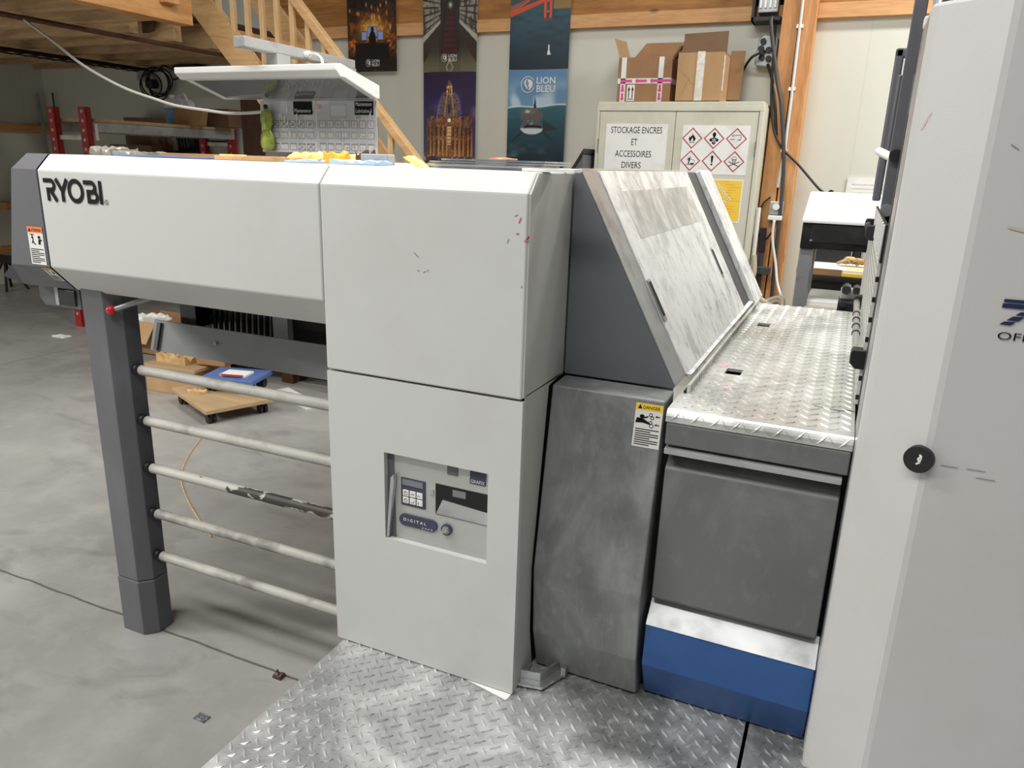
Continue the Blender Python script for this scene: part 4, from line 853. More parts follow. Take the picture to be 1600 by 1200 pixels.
# --- leg
lg = [(-2.052, 1.487), (-1.962, 1.487), (-1.928, 1.522), (-1.932, 1.578), (-1.96, 1.60), (-2.052, 1.60)]
le = MB().prism(lg, 'z', .20, 1.16).build('leg', 'leg', pr, bevel=.003)
MB().prism([(x + (.002 if x > -2 else -.002), y - .002 if y < 1.6 else y) for x, y in lg], 'z', 0, .198).build('foot_sleeve', 'leg', le, bevel=.003)
# --- guard rails
for k, z in enumerate((.912, .749, .591, .433, .281)):
    o = MB().tube([(-1.94, 1.545, z), (-1.10, 1.545, z)], .0155, 16).build('guard_rail', 'railchip' if k == 2 else 'rail', pr, smooth=True)
    MB().tube([(-1.945, 1.545, z), (-1.905, 1.545, z)], .0170, 16).build('sleeve', 'black', o, smooth=True)
# --- lever with ball
lv = MB().tube([(-1.93, 1.495, 1.103), (-1.835, 1.52, 1.137), (-1.78, 1.60, 1.165)], .008, 10).build('lever', 'steel', pr, smooth=True)
MB().ball((-1.934, 1.49, 1.102), .014).build('ball_knob', 'redball', lv, smooth=True)
# --- pan, chain housing and pile board under the cover
b = MB(); b.prism([(1.80, .998), (1.806, .998), (1.776, .899), (1.770, .899)], 'x', -2.128, -1.16); pn_ = b.build('catch_pan', 'pan', pr)
b = MB(); b.tube([(-1.84, 1.788, .955), (-1.84, 1.778, .955)], .006, 10); b.build('screw', 'alu', pn_)
MB().box(-2.106, -2.09, 1.776, 1.782, .90, .995, rx=-.3).build('pan_strip', 'dgrey', pn_)  # narrow dark grey strip near the left end of the pan
MB().box(-2.06, -1.64, 1.90, 3.05, .90, 1.146).box(-1.64, -1.13, 1.90, 3.05, 1.01, 1.146).build('chain_housing', 'black', pr)
b = MB()
for k in range(12): b.tube([(-1.95 + .025 * k, 1.89, .95 - .008 * (k % 3)), (-1.94 + .025 * k, 1.89, 1.13)], .009, 6)
b.box(-2.05, -1.98, 1.84, 1.95, .98, 1.14); b.build('chain', 'blackshiny', pr)
MB().box(-1.68, -1.62, 1.875, 1.90, .86, 1.1).build('bracket', 'pan', pr)
# --- cabinet
CX0, CX1 = -1.117, -.597
b = MB(); b.prism([(YF, 1.056), (YF, 1.491), (YF + .042, 1.533), (3.1, 1.533), (3.1, 1.056)], 'x', CX0, CX1 - .004)
up = b.build('upper_panel', 'wpaint', pr, bevel=.004)
b = MB(); b.prism([(YF + .004, 1.06), (YF + .004, 1.490), (YF + .043, 1.530), (1.672, 1.530), (1.672, 1.058)], 'x', CX1 - .004, CX1); b.prism([(YF + .016, .30), (YF + .016, 1.062), (1.665, 1.062), (1.58, 1.05), (1.52, .60), (1.525, .42), (1.55, .30)], 'x', CX1 - .004, CX1)
b.build('side_panel', 'sidepaint', pr)
RX0, RX1, RZ0, RZ1 = -.957, -.676, .638, .868
b = MB(); z0, z1, y0, y1 = .300, 1.051, YF, YF + .016
b.box(CX0, RX0, y0, y1, z0, z1); b.box(RX1, CX1, y0, y1, z0, z1); b.box(RX0, RX1, y0, y1, z0, RZ0); b.box(RX0, RX1, y0, y1, RZ1, z1)
dp_ = b.build('lower_panel', 'wpaint', pr)
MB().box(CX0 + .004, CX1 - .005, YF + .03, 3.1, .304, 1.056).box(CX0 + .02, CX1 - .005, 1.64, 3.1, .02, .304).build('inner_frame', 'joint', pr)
b = MB(); b.box(RX0 - .01, RX1 + .01, YF + .0165, YF + .0262, RZ0 - .01, RZ1 + .01); cp = b.build('control_panel', 'brushed', dp_)
yk = YF + .0160
MB().prism([(RX0, RZ0), (RX0 + .022, RZ0), (RX0 + .018, RZ1), (RX0, RZ1)], 'y', yk - .001, yk + .0008).build('recess_shade_strip', 'dgrey', dp_)  # flat dark strip painted as the shaded left side of the recess
MB().prism([(RX0 + .002, RZ0 + .004), (RX0 + .008, RZ0 + .004), (RX0 + .026, RZ0 + .16), (RX0 + .024, RZ0 + .175), (RX0 + .016, RZ0 + .165)], 'y', yk - .014, yk - .001).build('flap', 'alu', dp_, bevel=.001)
kb = MB().box(-.919, -.850, yk - .002, yk + .001, .732, .806).build('keypad', 'slate', dp_, bevel=.003)
MB().box(-.914, -.856, yk - .0032, yk - .002, .787, .802).build('display', 'greytxt', kb)
for i in range(3):
    for j in range(2):
        x, z = -.9125 + i * .0195, .7585 - j * .019
        k_ = MB().box(x, x + .017, yk - .004, yk - .002, z, z + .0165).build('key', 'labelwhite', kb, bevel=.001)
b = MB()
for i in range(3):
    for j in range(2):
        o = (-.9125 + i * .0195 + .0085, yk - .0045, .7585 - j * .019 + .008)
        if i == 0: b.stroke(circ(0, 0, .0045, 10), .001, o, X_, Z_, closed=True); b.stroke([(0, .001), (0, .005)], .001, o, X_, Z_)
        elif j == 0: b.text('OFF' if i == 1 else 'In', (o[0] - .005, o[1], o[2] - .002), X_, Z_, .004, .010 if i == 1 else .006)
        else: b.stroke([(-.005, -.003), (.003 * (1 - 2 * (i == 2)), -.003), (.005 if i == 1 else -.004, .003)], .0012, o, X_, Z_)
b.build('key_symbols', 'blacktxt', kb)
MB().tube([(-.833, yk + .001, .784), (-.833, yk - .004, .784)], .0065, 14).build('lock', 'alu', dp_)
wn = MB().box(-.822, -.679, yk - .001, yk + .0006, .728, .808).build('window', 'joint', dp_)
MB().prism([(-.820, .730), (-.680, .730), (-.680, .762), (-.802, .770)], 'y', yk - .0022, yk - .001).build('tray', 'alu', wn); MB().box(-.775, -.74, yk - .002, yk - .001, .785, .802).build('latch', 'greytxt', wn)
MB().box(-.791, -.762, yk - .0016, yk + .0006, .838, RZ1 - .001).build('cover_plate', 'leg', dp_, bevel=.003)
bt = MB().box(-.730, -.689, yk - .0016, yk + .0006, .828, RZ1 - .001).build('badge', 'slate', dp_)
b = MB(); b.text('GRAFIX', (-.727, yk - .0024, .831), X_, Z_, .0085, .036); b.build('lettering', 'labelwhite', bt)
r_ = .0155; zc = .6935
bd = MB().prism([(-.908 + r_ * math.cos(a), zc + r_ * math.sin(a)) for a in np.linspace(math.pi / 2, 3 * math.pi / 2, 12)] + [(-.832 + r_ * math.cos(a), zc + r_ * math.sin(a)) for a in np.linspace(-math.pi / 2, math.pi / 2, 12)], 'y', yk - .004, yk + .001).build('name_badge', 'slate', dp_)
b = MB(); b.text('D I G I T A L', (-.910, yk - .005, .692), X_, Z_, .0078, .064, 0, .012); b.text('2 0 0 0', (-.858, yk - .005, .6815), X_, Z_, .0042, .030); b.build('lettering', 'labelwhite', bd)
ks = MB().tube([(-.790, yk + .001, .694), (-.790, yk - .006, .694)], .0145, 20).build('key_switch', 'slate', dp_)
MB().tube([(-.790, yk - .006, .694), (-.790, yk - .008, .694)], .0105, 16).build('knob', 'steel', ks); MB().box(-.800, -.780, yk - .016, yk - .008, .692, .6975, ry=-.5).build('key', 'alu', ks)
# marks of pink ink and scuffs on the front
b = MB(); o = (0, YF - .0008, 0)
for (x, z, L_, a) in ((-.62, 1.432, .012, 1.2), (-.606, 1.395, .016, .9), (-.625, 1.41, .006, .2), (-.60, 1.40, .008, 1.0)): b.stroke([(x, z), (x + L_ * math.cos(a), z + L_ * math.sin(a))], .003, o, X_, Z_)
b.mat(1)
for (x, z, L_, a) in ((-.868, 1.354, .014, -.7), (-.86, 1.315, .005, .2), (-.845, 1.312, .007, .6), (-.835, 1.315, .005, 1.2), (-.645, 1.39, .01, 1.2), (-.63, 1.445, .008, .5), (-.61, 1.30, .006, 1.3)): b.stroke([(x, z), (x + L_ * math.cos(a), z + L_ * math.sin(a))], .0016, o, X_, Z_)
b.build('scuff', ['pink', 'greytxt'], up)
# --- hood between delivery and tower
HP = [(-.594, 1.058), (-.325, 1.058), (-.322, 1.064), (-.578, 1.535), (-.594, 1.535)]
hd = MB().prism(HP, 'y', 1.672, 3.08).build('hood', 'hoodside', pr, bevel=.003)
nx, nz = .471, .258; ln = math.hypot(nx, nz); nx, nz = nx / ln, nz / ln
def slab(y0, y1, s0, s1, t0, t1):
    """sheet on the slope between fractions s0 (foot) and s1 (top)"""
    A = lambda s_, t_: (-.322 + (-.578 + .322) * s_ + nx * t_, 1.064 + (1.535 - 1.064) * s_ + nz * t_)
    return MB().prism([A(s0, t0), A(s0, t1), A(s1, t1), A(s1, t0)], 'y', y0, y1)
slab(1.672, 1.782, 0, 1, .0005, .003).build('hood_edge', 'steel', hd)
hs_ = slab(1.784, 2.82, .0, 1, .0005, .006).build('hood_cover', 'hoodsheet', hd, bevel=.002)
slab(2.82, 2.99, 0, 1, .0003, .0015).build('recess_strip', 'dstrip', hd)
slab(2.99, 3.20, -.03, 1, .0005, .022).build('side_cover', 'hoodsheet', hd, bevel=.003)
slab(1.89, 2.72, .655, .895, .0058, .0066).build('worn_patch', dirtymetal('patch_metal', (170, 172, 172), (210, 211, 210), (150, 152, 154), .36, .5, (1, 1, .12), .42, .6, 16), hd)
for (yy) in (1.80, 2.675):
    h_ = slab(yy - .016, yy + .014, .26, .47, .004, .0085).build('handle', 'steel', hd, bevel=.004)
    slab(yy - .010, yy + .009, .285, .455, .006, .0095).build('slot', 'joint', hd)
# --- lower grey panel with danger label
LP = [(1.672, 1.056), (1.585, 1.053), (1.512, .60), (1.526, .42), (1.560, .302), (1.672, .302)]
lw = MB().prism(LP, 'x', -.590, -.322).build('lower_cover', 'lowpanel', pr, bevel=.004)
ys = Vector((0, .070, .453)).normalized()
label('danger_label', 'white label with yellow DANGER heading and roller pictogram', lw, Vector((-.386, 1.585, 1.053)) - ys * .110 + Vector((0, -.0012, 0)), ys, .062, .100, 'yellow', 'DANGER', fig_roll)
# --- footboard and covers between hood and tower
def studs(b, x0, x1, y0, y1, z, p=.030, L_=.0165, W_=.0038, H_=.0022, ph=0.0):
    q = 1 / math.sqrt(2); n_ = int((x1 - x0 + y1 - y0) / p * 2) + 4; cx, cy = (x0 + x1) / 2, (y0 + y1) / 2
    for i in range(-n_, n_):
        for j in range(-n_, n_):
            u, v = i * p + ph, j * p; x = cx + (u - v) * q; y = cy + (u + v) * q
            if not (x0 + .012 < x < x1 - .012 and y0 + .012 < y < y1 - .012): continue
            dx, dy = (q, q) if (i + j) % 2 else (-q, q)
            ex, ey = -dy, dx
            b.add([(x - dx * L_, y - dy * L_, z), (x + ex * W_, y + ey * W_, z), (x + dx * L_, y + dy * L_, z), (x - ex * W_, y - ey * W_, z), (x - dx * L_ * .62, y - dy * L_ * .62, z + H_), (x + dx * L_ * .62, y + dy * L_ * .62, z + H_)],
                  [(0, 1, 4), (1, 5, 4), (1, 2, 5), (2, 3, 5), (3, 4, 5), (3, 0, 4)])
FX0, FX1 = -.312, .064
b = MB(); R_ = arc(1.575, 1.025, .02, 180, 90, 5)
holes = [(-.248, -.208, 1.93, 1.99), (-.248, -.208, 2.62, 2.68)]
ysp = [1.575, 1.93, 1.99, 2.62, 2.68, 3.10]
b.prism([(1.555, 1.018)] + R_ + [(1.62, 1.045), (1.62, 1.018)], 'x', FX0, FX1)
b.box(FX0, -.248, 1.62, 3.10, 1.037, 1.045); b.box(-.208, FX1, 1.62, 3.10, 1.037, 1.045)
for (a, c) in ((1.62, 1.93), (1.99, 2.62), (2.68, 3.10)): b.box(-.248, -.208, a, c, 1.037, 1.045)
sb_ = MB(); studs(sb_, FX0, FX1, 1.575, 3.10, 1.0448, W_=.0042, H_=.0028)
keep = []
for k in range(0, len(sb_.v), 6):
    xs = [v[0] for v in sb_.v[k:k + 6]]; yy = [v[1] for v in sb_.v[k:k + 6]]
    if not any(min(xs) < h[1] and max(xs) > h[0] and min(yy) < h[3] and max(yy) > h[2] for h in holes): keep.append(k)
for k in keep: b.add(sb_.v[k:k + 6], [(0, 1, 4), (1, 5, 4), (1, 2, 5), (2, 3, 5), (3, 4, 5), (3, 0, 4)])
for k in range(9):                                       # studs rolled over the front edge
    x = FX0 + .02 + k * .0425
    for (dx, xx) in ((.011, x), (-.011, x + .021)):
        if xx + abs(dx) > FX1: continue
        dz = .011; m_ = .0022
        b.add([(xx - dx, 1.5545, 1.021), (xx + m_, 1.5540, 1.030), (xx + dx, 1.5625, 1.0435), (xx - m_, 1.5540, 1.033), (xx, 1.5515, 1.032)], [(0, 1, 4), (1, 2, 4), (2, 3, 4), (3, 0, 4)])
fb = b.build('footboard', 'treadup', pr)
MB().box(-.325, -.306, 1.79, 2.98, 1.062, 1.068).build('foot_lip', 'hoodsheet', hd)
MB().box(-.3055, -.2985, 1.70, 3.06, 1.0455, 1.050).build('gap_strip', 'joint', fb)  # black strip standing in for the dark of the open gap
es = MB().box(-.298, -.292, 1.70, 3.06, 1.0455, 1.066)
for k in range(44): es.add([(-.292, 1.72 + .03 * k, 1.047), (-.2895, 1.727 + .03 * k, 1.056), (-.292, 1.735 + .03 * k, 1.064), (-.292, 1.730 + .03 * k, 1.054)], [(0, 1, 3), (1, 2, 3)])
es.build('edge_strip', 'treadup', fb)
b = MB(); o = (0, 0, 1.0456)
for (x, y, rx, ry) in ((-.265, 2.02, .030, .05), (-.22, 1.80, .02, .03)): b.disc((x, y), rx * .5, ry * .5, o, X_, Y_)
b.build('ink_stain', 'stainpink', fb)
b = MB(); b.stroke([(.02, 1.74), (.045, 1.742), (.045, 1.752), (.063, 1.75)], .004, o, X_, Y_); b.stroke([(-.02, 1.75), (.02, 1.74)], .0025, o, X_, Y_); b.build('crack_mark', 'joint', fb)
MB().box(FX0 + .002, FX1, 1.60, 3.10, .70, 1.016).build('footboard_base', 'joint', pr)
MB().box(FX0 + .003, FX1 - .001, 1.553, 1.60, .966, 1.016).build('fascia_strip', 'door', pr, bevel=.003)
MB().prism([(1.60, .962), (1.548, .958), (1.548, .946), (1.556, .944), (1.60, .944)], 'x', FX0 + .004, .054).build('drip_lip', 'galv', pr, bevel=.001)
MB().prism([(1.625, .944), (1.570, .908), (1.566, .902), (1.552, .588), (1.556, .580), (1.615, .580)], 'x', FX0 + .006, .056).build('access_door', 'door', pr, bevel=.003)
b = MB(); b.prism([(1.60, .572), (1.585, .570), (1.532, .520), (1.528, .415), (1.582, .302), (1.60, .302)], 'x', FX0 + .003, .064); b.build('blue_plinth', 'blue', pr, bevel=.003)
MB().prism([(1.5845, .5715), (1.5315, .5215), (1.5305, .5225), (1.5835, .5725)], 'x', FX0 + .0035, .0635).build('plinth_top', 'galv', pr)
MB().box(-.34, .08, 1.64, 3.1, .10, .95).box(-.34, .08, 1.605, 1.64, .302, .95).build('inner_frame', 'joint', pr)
b = MB(); b.flat([(0, 0), (.03, .002), (.028, .012), (.004, .010)], (-.215, 1.5538, .60), X_, Z_); b.build('paint_mark', 'orange', pr)
# --- tall printing tower
TP = [(.066, 1.66), (.066, 1.472), (.076, 1.460), (.168, 1.392), (.178, 1.390), (.95, 1.390), (.95, 1.66)]
tw = MB().prism(TP, 'z', .328, 1.814).build('tower_cover', 'wpaint2', pr, bevel=.006)
MB().box(.09, .95, 1.66, 3.2, .05, 1.80).box(.17, .95, 1.70, 3.2, 1.80, 2.12).build('tower_frame_light_block', 'leg', pr)  # upper box is unseen, added above the frame to block lamp light
MB().box(.0655, .0672, 1.50, 1.658, .36, 1.80).build('tower_edge', 'steel', tw)
MB().box(.0645, .0678, 1.655, 1.685, 1.08, 1.66).build('edge_seal', 'black', tw)
o = (.232, 1.388, 1.327); b = MB()
b.flat([(.003, .036), (.12, .036), (.12, .041), (.003, .041)], o, X_, Z_); b.flat([(.002, .027), (.12, .027), (.12, .034), (.002, .034)], o, X_, Z_)
for (z0, z1) in ((.0, .0055), (.0075, .0145), (.0165, .0225), (.0245, .027)):
    fx = lambda z: .003 + z * 1.15
    b.flat([(fx(z0), z0), (fx(z0) + .016, z0), (fx(z1) + .016, z1), (fx(z1), z1)], o, X_, Z_)
b.mat(1); b.text('OFFSET', (.2365, 1.388, 1.303), X_, Z_, .0125, .085)
b.build('logo', ['navy', 'blacktxt'], tw)
pc = Vector((.161, 1.386, 1.082)); pd = Vector((-.31, -.95, 0)).normalized()
pl_ = MB().tube([tuple(pc - pd * .01), tuple(pc + pd * .004)], .0235, 28).build('hole_plug', 'black', tw)
b = MB(); xd = Vector((.95, -.31, 0)).normalized()
b.stroke([(-.002, -.008), (.003, -.004), (.0, .002), (.004, .008), (.001, .01)], .003, tuple(pc + pd * .0046), tuple(xd), Z_); b.stroke([(.003, -.006), (.005, .006)], .002, tuple(pc + pd * .0046), tuple(xd), Z_); b.build('scratch', 'labelwhite', pl_)
b = MB(); yc = lambda x: 1.460 - (x - .076) * .739 - .0008
for (x, z, x2, z2) in ((.079, 1.622, .084, 1.638), (.085, 1.640, .088, 1.648)): b.add([(x, yc(x), z), (x + .003, yc(x + .003), z), (x2 + .003, yc(x2 + .003), z2), (x2, yc(x2), z2)], [(0, 1, 2, 3)])
b.build('ink_smear', 'stainpink', tw)
o = (0, 1.3885, 0)
for (x, z, x2, z2, wd, m_) in ((.196, 1.077, .222, 1.077, .0012, 'greytxt'), (.234, 1.078, .262, 1.078, .0012, 'greytxt'), (.25, 1.065, .278, 1.065, .0012, 'greytxt'), (.20, 1.60, .212, 1.592, .0012, 'greytxt'), (.219, 1.478, .241, 1.473, .003, 'hose'), (.200, 1.789, .204, 1.793, .004, 'brown')):
    MB().stroke([(x, z), (x2, z2)], wd, o, X_, Z_).build('scuff', m_, tw)
MB().box(.088, .106, 2.24, 2.28, 1.90, 1.925).build('sensor', 'whitecable', pr, bevel=.004)
# guards on the tower's left side
MB().box(.060, .0665, 1.76, 3.08, 1.06, 1.375).build('side_guard', 'perf', pr)
rg_ = MB().box(.061, .066, 1.72, 2.75, 1.375, 1.452).build('roller_guard', 'black', pr); b = MB()
for k in range(9): b.prism([(1.74 + .10 * k, 1.450), (1.775 + .10 * k, 1.450), (1.735 + .10 * k + .06, 1.378), (1.70 + .10 * k + .06, 1.378)], 'x', .0585, .0612)
b.build('white_bar', 'white', rg_)
pv = MB().box(.064, .096, 2.38, 2.41, 1.42, 2.30).build('pivot_arm', 'dgrey', pr, bevel=.002)
for z in (1.60, 1.455): MB().tube([(.080, 2.38, z), (.080, 2.362, z)], .017, 14).build('bolt', 'black' if z > 1.5 else 'steel', pv)
MB().tube([(.04, 2.55, 1.615), (.085, 2.42, 1.59)], .012, 10).build('pin', 'white', pv, smooth=True)
b = MB(); b.box(.049, .076, 2.99, 3.02, 1.46, 1.955); b.box(.049, .20, 2.99, 3.02, 1.925, 1.955); b.box(.066, .080, 2.96, 2.99, 1.6, 1.87); b.build('guard_frame', 'dgrey', pr, bevel=.006)
b = MB(); b.box(.10, .13, 2.2, 2.24, 1.80, 2.25); b.tube([(.10, 2.1, 1.82), (.108, 2.1, 2.05), (.12, 2.12, 2.2)], .006, 8); b.tube([(.085, 1.75, 1.72), (.105, 2.0, 1.95)], .005, 8)
for z in (1.86, 1.95, 2.05, 2.14): b.box(.105, .16, 2.05, 2.2, z, z + .055)
b.build('valve_block', 'galv', pr, bevel=.004)
for (zz, ya, yb) in ((1.392, 2.42, 2.78), (1.165, 1.78, 2.60)):
    rd = MB().tube([(.046, ya, zz), (.046, yb, zz)], .0085, 10).build('grab_rod', 'alu', pr, smooth=True)
    b = MB()
    for k in range(4):
        y = ya + (yb - ya) * (.3 + .12 * k); b.tube([(.046, y, zz), (.046, y + .012, zz)], .0105, 10)
    b.build('collar', 'black', rd, smooth=True)
    for y in (ya, yb): MB().prism([(.036, zz - .012), (.048, zz - .024), (.09, zz - .024), (.09, zz + .018), (.040, zz + .018), (.036, zz + .01)], 'y', y - .03, y + .01).build('bracket', 'black', rd, bevel=.002)
rb = MB().box(-.010, .062, 3.16, 3.30, 1.02, 1.075).build('roller_bracket', 'black', pr, bevel=.008)
MB().box(-.006, .060, 3.20, 3.30, 1.075, 1.11).build('bearing_block', 'galv', rb, bevel=.004)
for (x, z, r2) in ((.014, 1.118, .017), (.050, 1.118, .014), (.008, 1.06, .012)): MB().tube([(x, 3.15, z), (x, 3.24, z)], r2, 14).build('roller', 'blackshiny', rb)
# foot pedal bracket at the cabinet's foot
b = MB(); PT = [(-.605, 1.478), (-.545, 1.490), (-.518, 1.556)]
for (o1, z0, z1) in ((.0, .304, .312),):
    b.prism([(-.612, 1.452), (-.535, 1.466), (-.500, 1.548), (-.512, 1.562), (-.524, 1.556), (-.553, 1.492), (-.612, 1.482)], 'z', z0, z1)
b.prism([(-.612, 1.474), (-.548, 1.486), (-.520, 1.556), (-.526, 1.560), (-.553, 1.492), (-.612, 1.480)], 'z', .312, .335)
b.box(-.512, -.500, 1.535, 1.56, .304, .330)
b.build('foot_latch', 'alu', pr, bevel=.001)
# ================================================================ operator's step
sp = empty('step_platform', (-.3, .95, 0), label='raised aluminium tread plate step in front of the press', cat='platform')
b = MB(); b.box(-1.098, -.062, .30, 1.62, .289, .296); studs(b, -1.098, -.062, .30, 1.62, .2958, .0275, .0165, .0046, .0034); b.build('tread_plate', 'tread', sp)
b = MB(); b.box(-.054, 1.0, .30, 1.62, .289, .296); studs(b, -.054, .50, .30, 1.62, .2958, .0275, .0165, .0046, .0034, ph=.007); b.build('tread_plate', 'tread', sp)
b = MB(); b.box(-1.06, .98, .34, .40, 0, .289); b.box(-1.06, .98, 1.34, 1.40, 0, .289); b.box(-1.06, -1.0, .40, 1.34, 0, .289); b.box(.92, .98, .40, 1.34, 0, .289); b.box(-.09, -.03, .40, 1.34, 0, .289); b.build('frame', 'dgrey', sp)
MB().prism([(-.72, 1.424), (-.60, 1.424), (-.600, 1.412), (-.604, 1.400), (-.66, 1.412)], 'z', .298, .2995).build('paper_scrap', 'paper', label='thin pale scrap on the tread plate under the cabinet edge', cat='scrap')
# ================================================================ things lying on top of the press
ZT = 1.534
MB().box(-1.90, -1.56, 1.53, 1.62, ZT, ZT + .004, rz=.02).build('folder', 'bluebk', bevel=.001, label='flat blue folder at the left end of the press top', cat='folder')
MB().box(-1.86, -1.46, 1.655, 1.78, ZT, ZT + .012, rz=-.03).build('cardboard_sheet', 'card2', bevel=.001, label='brown cardboard sheets lying behind the blue folder', cat='cardboard')
MB().box(-1.55, -1.36, 1.55, 1.62, ZT, ZT + .010, rz=.03).build('booklet', 'kraft', bevel=.001, label='tan booklet in front of the cardboard sheets on the press top', cat='booklet')
MB().box(-1.55, -1.49, 1.565, 1.605, ZT + .0103, ZT + .014, rz=-.2).build('note', 'yellowpaper', label='small pale yellow note on the tan booklet', cat='paper')
def crumple(name, x0, x1, y0, y1, z, h, mat_, seed, nx=16, ny=7, **p):
    rg = np.random.default_rng(seed); hh = vnoise(*np.meshgrid(np.linspace(0, 1, nx), np.linspace(0, 1, ny)), 6, 3, seed) * h * .5 + rg.random((ny, nx)) * h * .5
    vs = [(x0 + (x1 - x0) * i / (nx - 1), y0 + (y1 - y0) * j / (ny - 1), z + .001 + hh[j, i]) for j in range(ny) for i in range(nx)]; N = len(vs)
    vs += [(a, c, z) for a, c, _ in vs]; fs = [(j * nx + i, j * nx + i + 1, (j + 1) * nx + i + 1, (j + 1) * nx + i) for j in range(ny - 1) for i in range(nx - 1)]
    fs += [tuple(N + k for k in reversed(f_)) for f_ in fs[:]]
    rim = [i for i in range(nx)] + [j * nx + nx - 1 for j in range(1, ny)] + [(ny - 1) * nx + i for i in range(nx - 2, -1, -1)] + [j * nx for j in range(ny - 2, 0, -1)]
    fs += [(rim[k], N + rim[k], N + rim[(k + 1) % len(rim)], rim[(k + 1) % len(rim)]) for k in range(len(rim))]
    return MB().add(vs, fs).build(name, mat_, **p)
crumple('paper_stack', -1.42, -1.24, 1.66, 1.80, ZT, .034, 'yellowpaper', 3, label='rumpled stack of yellow paper under the right chart', cat='paper')
crumple('paper', -1.262, -1.195, 1.63, 1.655, ZT, .034, 'orangepaper', 4, 6, 4, label='folded orange paper at the right end of the yellow stack', cat='paper')
crumple('cloth', -1.19, -1.06, 1.56, 1.64, ZT, .013, 'lightblue', 5, label='crumpled light blue cloth beside the orange paper', cat='cloth')
crumple('paper', -1.32, -1.24, 1.55, 1.61, ZT, .008, 'lightblue', 6, label='light blue sheet in front of the yellow stack', cat='paper')
crumple('paper', -1.40, -1.27, 1.615, 1.655, ZT, .012, 'salmon', 8, 8, 4, label='salmon paper slip under the yellow stack', cat='paper')
MB().box(-1.158, -1.078, 1.645, 1.68, ZT, 1.560).build('box', 'galv', bevel=.002, label='small silver-grey box on the press top left of the church poster', cat='box')
crumple('lump', -1.205, -1.165, 1.69, 1.73, ZT, .040, 'brown', 9, 6, 5, label='dark brown crumpled lump beside the silver-grey box', cat='rag')
for k, (x0, x1, y0, y1, a) in enumerate(((-.93, -.66, 1.56, 1.70, .03), (-.91, -.65, 1.55, 1.72, -.02), (-.92, -.64, 1.58, 1.78, .05), (-.90, -.64, 1.60, 1.78, .01))):
    MB().box(x0, x1, y0, y1, ZT + k * .0055, ZT + k * .0055 + .004, rz=a).build('printing_plate', 'plate', label=('lowest', 'second lowest', 'second highest', 'topmost')[k] + ' thin silver plate of the pile before the shark poster', cat='plate', group='thin plates piled on the press')
crumple('label_strip', -.785, -.74, 1.62, 1.68, ZT + .0215, .005, 'salmon', 11, 6, 4, label='orange label strip on the pile of silver plates', cat='label')
MB().prism([(-.955, ZT + .02), (-.92, ZT), (-.90, ZT), (-.91, ZT + .008), (-.94, ZT + .024)], 'y', 1.52, 1.545).build('paper', 'yellowpaper', label='pale yellow curled slip at the left of the silver plates', cat='paper')
MB().box(-.650, -.535, 1.50, 1.545, ZT, ZT + .006, rz=.04).build('paper', 'paper', label='white paper stack on the press corner above the dark hood', cat='paper')
MB().box(-.605, -.59, 1.63, 1.64, ZT, ZT + .001).build('tab', 'paper', label='tiny white tab at the top edge of the hood', cat='paper')
MB().box(-.594, -.586, 1.70, 2.75, 1.536, 1.542).build('card_strip', 'kraft2', label='long pale yellow card strip along the top edge of the hood', cat='card')
crumple('plastic_wrap', -2.14, -2.05, 1.64, 1.74, ZT, .030, 'clearwrap', 12, label='crumpled clear plastic beside the rack upright on the press top', cat='wrap')
crumple('plastic_bag', -2.04, -1.90, 1.64, 1.74, ZT, .016, 'clearwrap', 13, label='flat grey plastic bag behind the blue folder on the press top', cat='bag')
# ================================================================ on the floor under and behind the press
def dolly(nm, c, a, L_, W_, z, top, **p):
    r_ = empty(nm, (c[0], c[1], z), **p); R_ = Matrix.Rotation(a, 3, 'Z')
    def bx(b, x0, x1, y0, y1, z0, z1): return b.box(c[0] + x0, c[0] + x1, c[1] + y0, c[1] + y1, z0, z1, rz=a, c=(c[0], c[1], (z0 + z1) / 2))
    b = MB(); bx(b, -L_ / 2, L_ / 2, -W_ / 2, W_ / 2, z + .072, z + .10); b.build('board', top, r_, bevel=.004)
    for sx in (-1, 1):
        for sy in (-1, 1):
            q = R_ @ Vector((sx * (L_ / 2 - .06), sy * (W_ / 2 - .05), 0)); p0 = Vector((c[0] + q.x, c[1] + q.y, z + .03)); ax = R_ @ Vector((0, .012, 0))
            cs = MB().tube([tuple(p0 - ax * 2), tuple(p0 - ax * .6)], .03, 14).tube([tuple(p0 + ax * .6), tuple(p0 + ax * 2)], .03, 14).build('caster', 'black', r_)
            bx(MB(), q.x * 0, 0, 0, 0, 0, 0)
            MB().box(p0.x - .02, p0.x + .02, p0.y - .02, p0.y + .02, z + .045, z + .0722).build('fork', 'black', cs)
    return r_
dolly('dolly', (-3.48, 3.385), math.radians(156), .58, .42, 0, 'ply', label='low plywood dolly on black casters under the guard rails', cat='dolly')
d2 = dolly('dolly', (-3.46, 3.50), math.radians(105), .27, .36, .1005, 'bluebk', label='small blue-topped dolly riding on the plywood dolly', cat='dolly')
bk = empty('booklet', (-3.40, 3.50, .2006), label='red and white printed booklet on the blue-topped dolly', cat='booklet')
MB().box(-3.53, -3.36, 3.43, 3.55, .2006, .212, rz=.25).build('pages', 'paper', bk); MB().box(-3.52, -3.37, 3.41, 3.44, .2121, .2135, rz=.25, c=(-3.445, 3.49, .212)).build('cover_band', 'redline', bk)
crumple('paper', -3.66, -3.55, 3.28, 3.34, .1005, .03, 'kraft', 14, 8, 4, label='torn pale paper sticking out between the two dollies', cat='paper')
MB().box(-3.42, -2.97, 3.70, 3.80, .0, .02, rz=-.42).build('paper_sleeve', 'paper', label='long white paper sleeve on the floor right of the dollies', cat='paper')
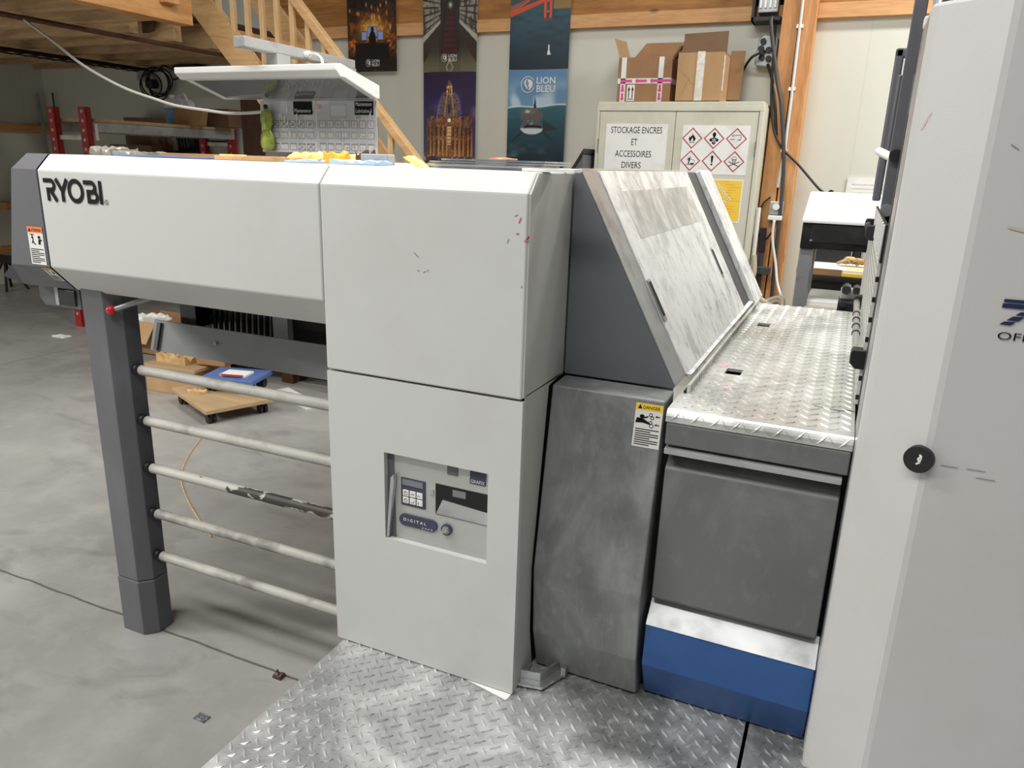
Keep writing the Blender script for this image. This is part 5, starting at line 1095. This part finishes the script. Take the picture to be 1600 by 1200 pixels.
cb = empty('cardboard_box', (-4.02, 3.62, 0), label='closed tan carton on the floor left of the plywood dolly', cat='box')
MB().box(-4.20, -3.80, 3.44, 3.80, 0, .165, rz=.1).build('body', 'card', cb, bevel=.004); MB().box(-4.22, -3.78, 3.42, 3.82, .165, .19, rz=.1).build('lid', 'ply', cb, bevel=.003)
crumple('wrapping_paper', -4.16, -3.90, 3.50, 3.64, .19, .075, 'kraft', 15, 12, 8, label='torn kraft wrapping paper on the tan carton', cat='paper')
MB().box(-4.30, -3.70, 3.84, 3.97, .0, .30, rz=.05).build('crate', 'black', bevel=.004, label='black low crate behind the torn kraft paper', cat='crate')
MB().box(-3.86, -3.64, 3.56, 3.72, .201, .26, rz=.15).build('cardboard_box', 'card2', bevel=.004, label='reddish brown carton scrap leaning on the blue dolly', cat='box')
fb_ = carton('cardboard_box', -5.25, -4.85, 4.10, 4.50, 0, .26, 'card2', label='open brown carton on the floor behind the grey press leg', cat='box')
flap(fb_, [(-5.25, 4.10, .26), (-4.85, 4.10, .26), (-4.83, 3.98, .12), (-5.27, 3.98, .12)], 'card'); crumple('packing_paper', -5.23, -5.0, 4.12, 4.4, .20, .10, 'paper', 16, label='white packing paper in the open brown carton', cat='paper')
pt = empty('pallet', (-3.2, 4.35, 0), label='dark slatted pallet on the floor behind the dollies', cat='pallet')
for k in range(5): MB().box(-4.75, -2.2, 4.00 + k * .108, 4.09 + k * .108, .11, .13).build('slat', 'darkwood', pt)
for x in (-4.7, -3.5, -2.3): MB().box(x - .05, x + .05, 4.02, 4.52, 0, .11).build('runner', 'darkwood', pt)
MB().box(-4.2, -2.62, 4.585, 4.625, 0, .42).build('board', 'darkwood', bevel=.003, label='wide dark brown board standing on edge behind the pallet', cat='board')
cable('wire', [(-3.22, 2.98, .004), (-3.06, 2.72, .004), (-2.869, 2.484, .004), (-2.6, 2.28, .004), (-2.271, 2.086, .004)], .003, 'kraft', 'thin brown wire curving over the floor behind the rails', cat='wire')
crumple('litter', -6.12, -5.98, 4.12, 4.2, 0, .012, 'paper', 17, 6, 4, label='white scrap of paper on the open floor at far left', cat='litter')
crumple('litter', -1.435, -1.405, 1.505, 1.53, 0, .018, 'brown', 18, 6, 5, label='rust-brown crumb on the floor crack beside the tread plate', cat='litter')
crumple('stain_lump', -1.515, -1.475, 1.268, 1.294, 0, .005, 'leg', 19, 7, 6, label='flat grey blob stuck on the floor left of the tread plate', cat='litter')
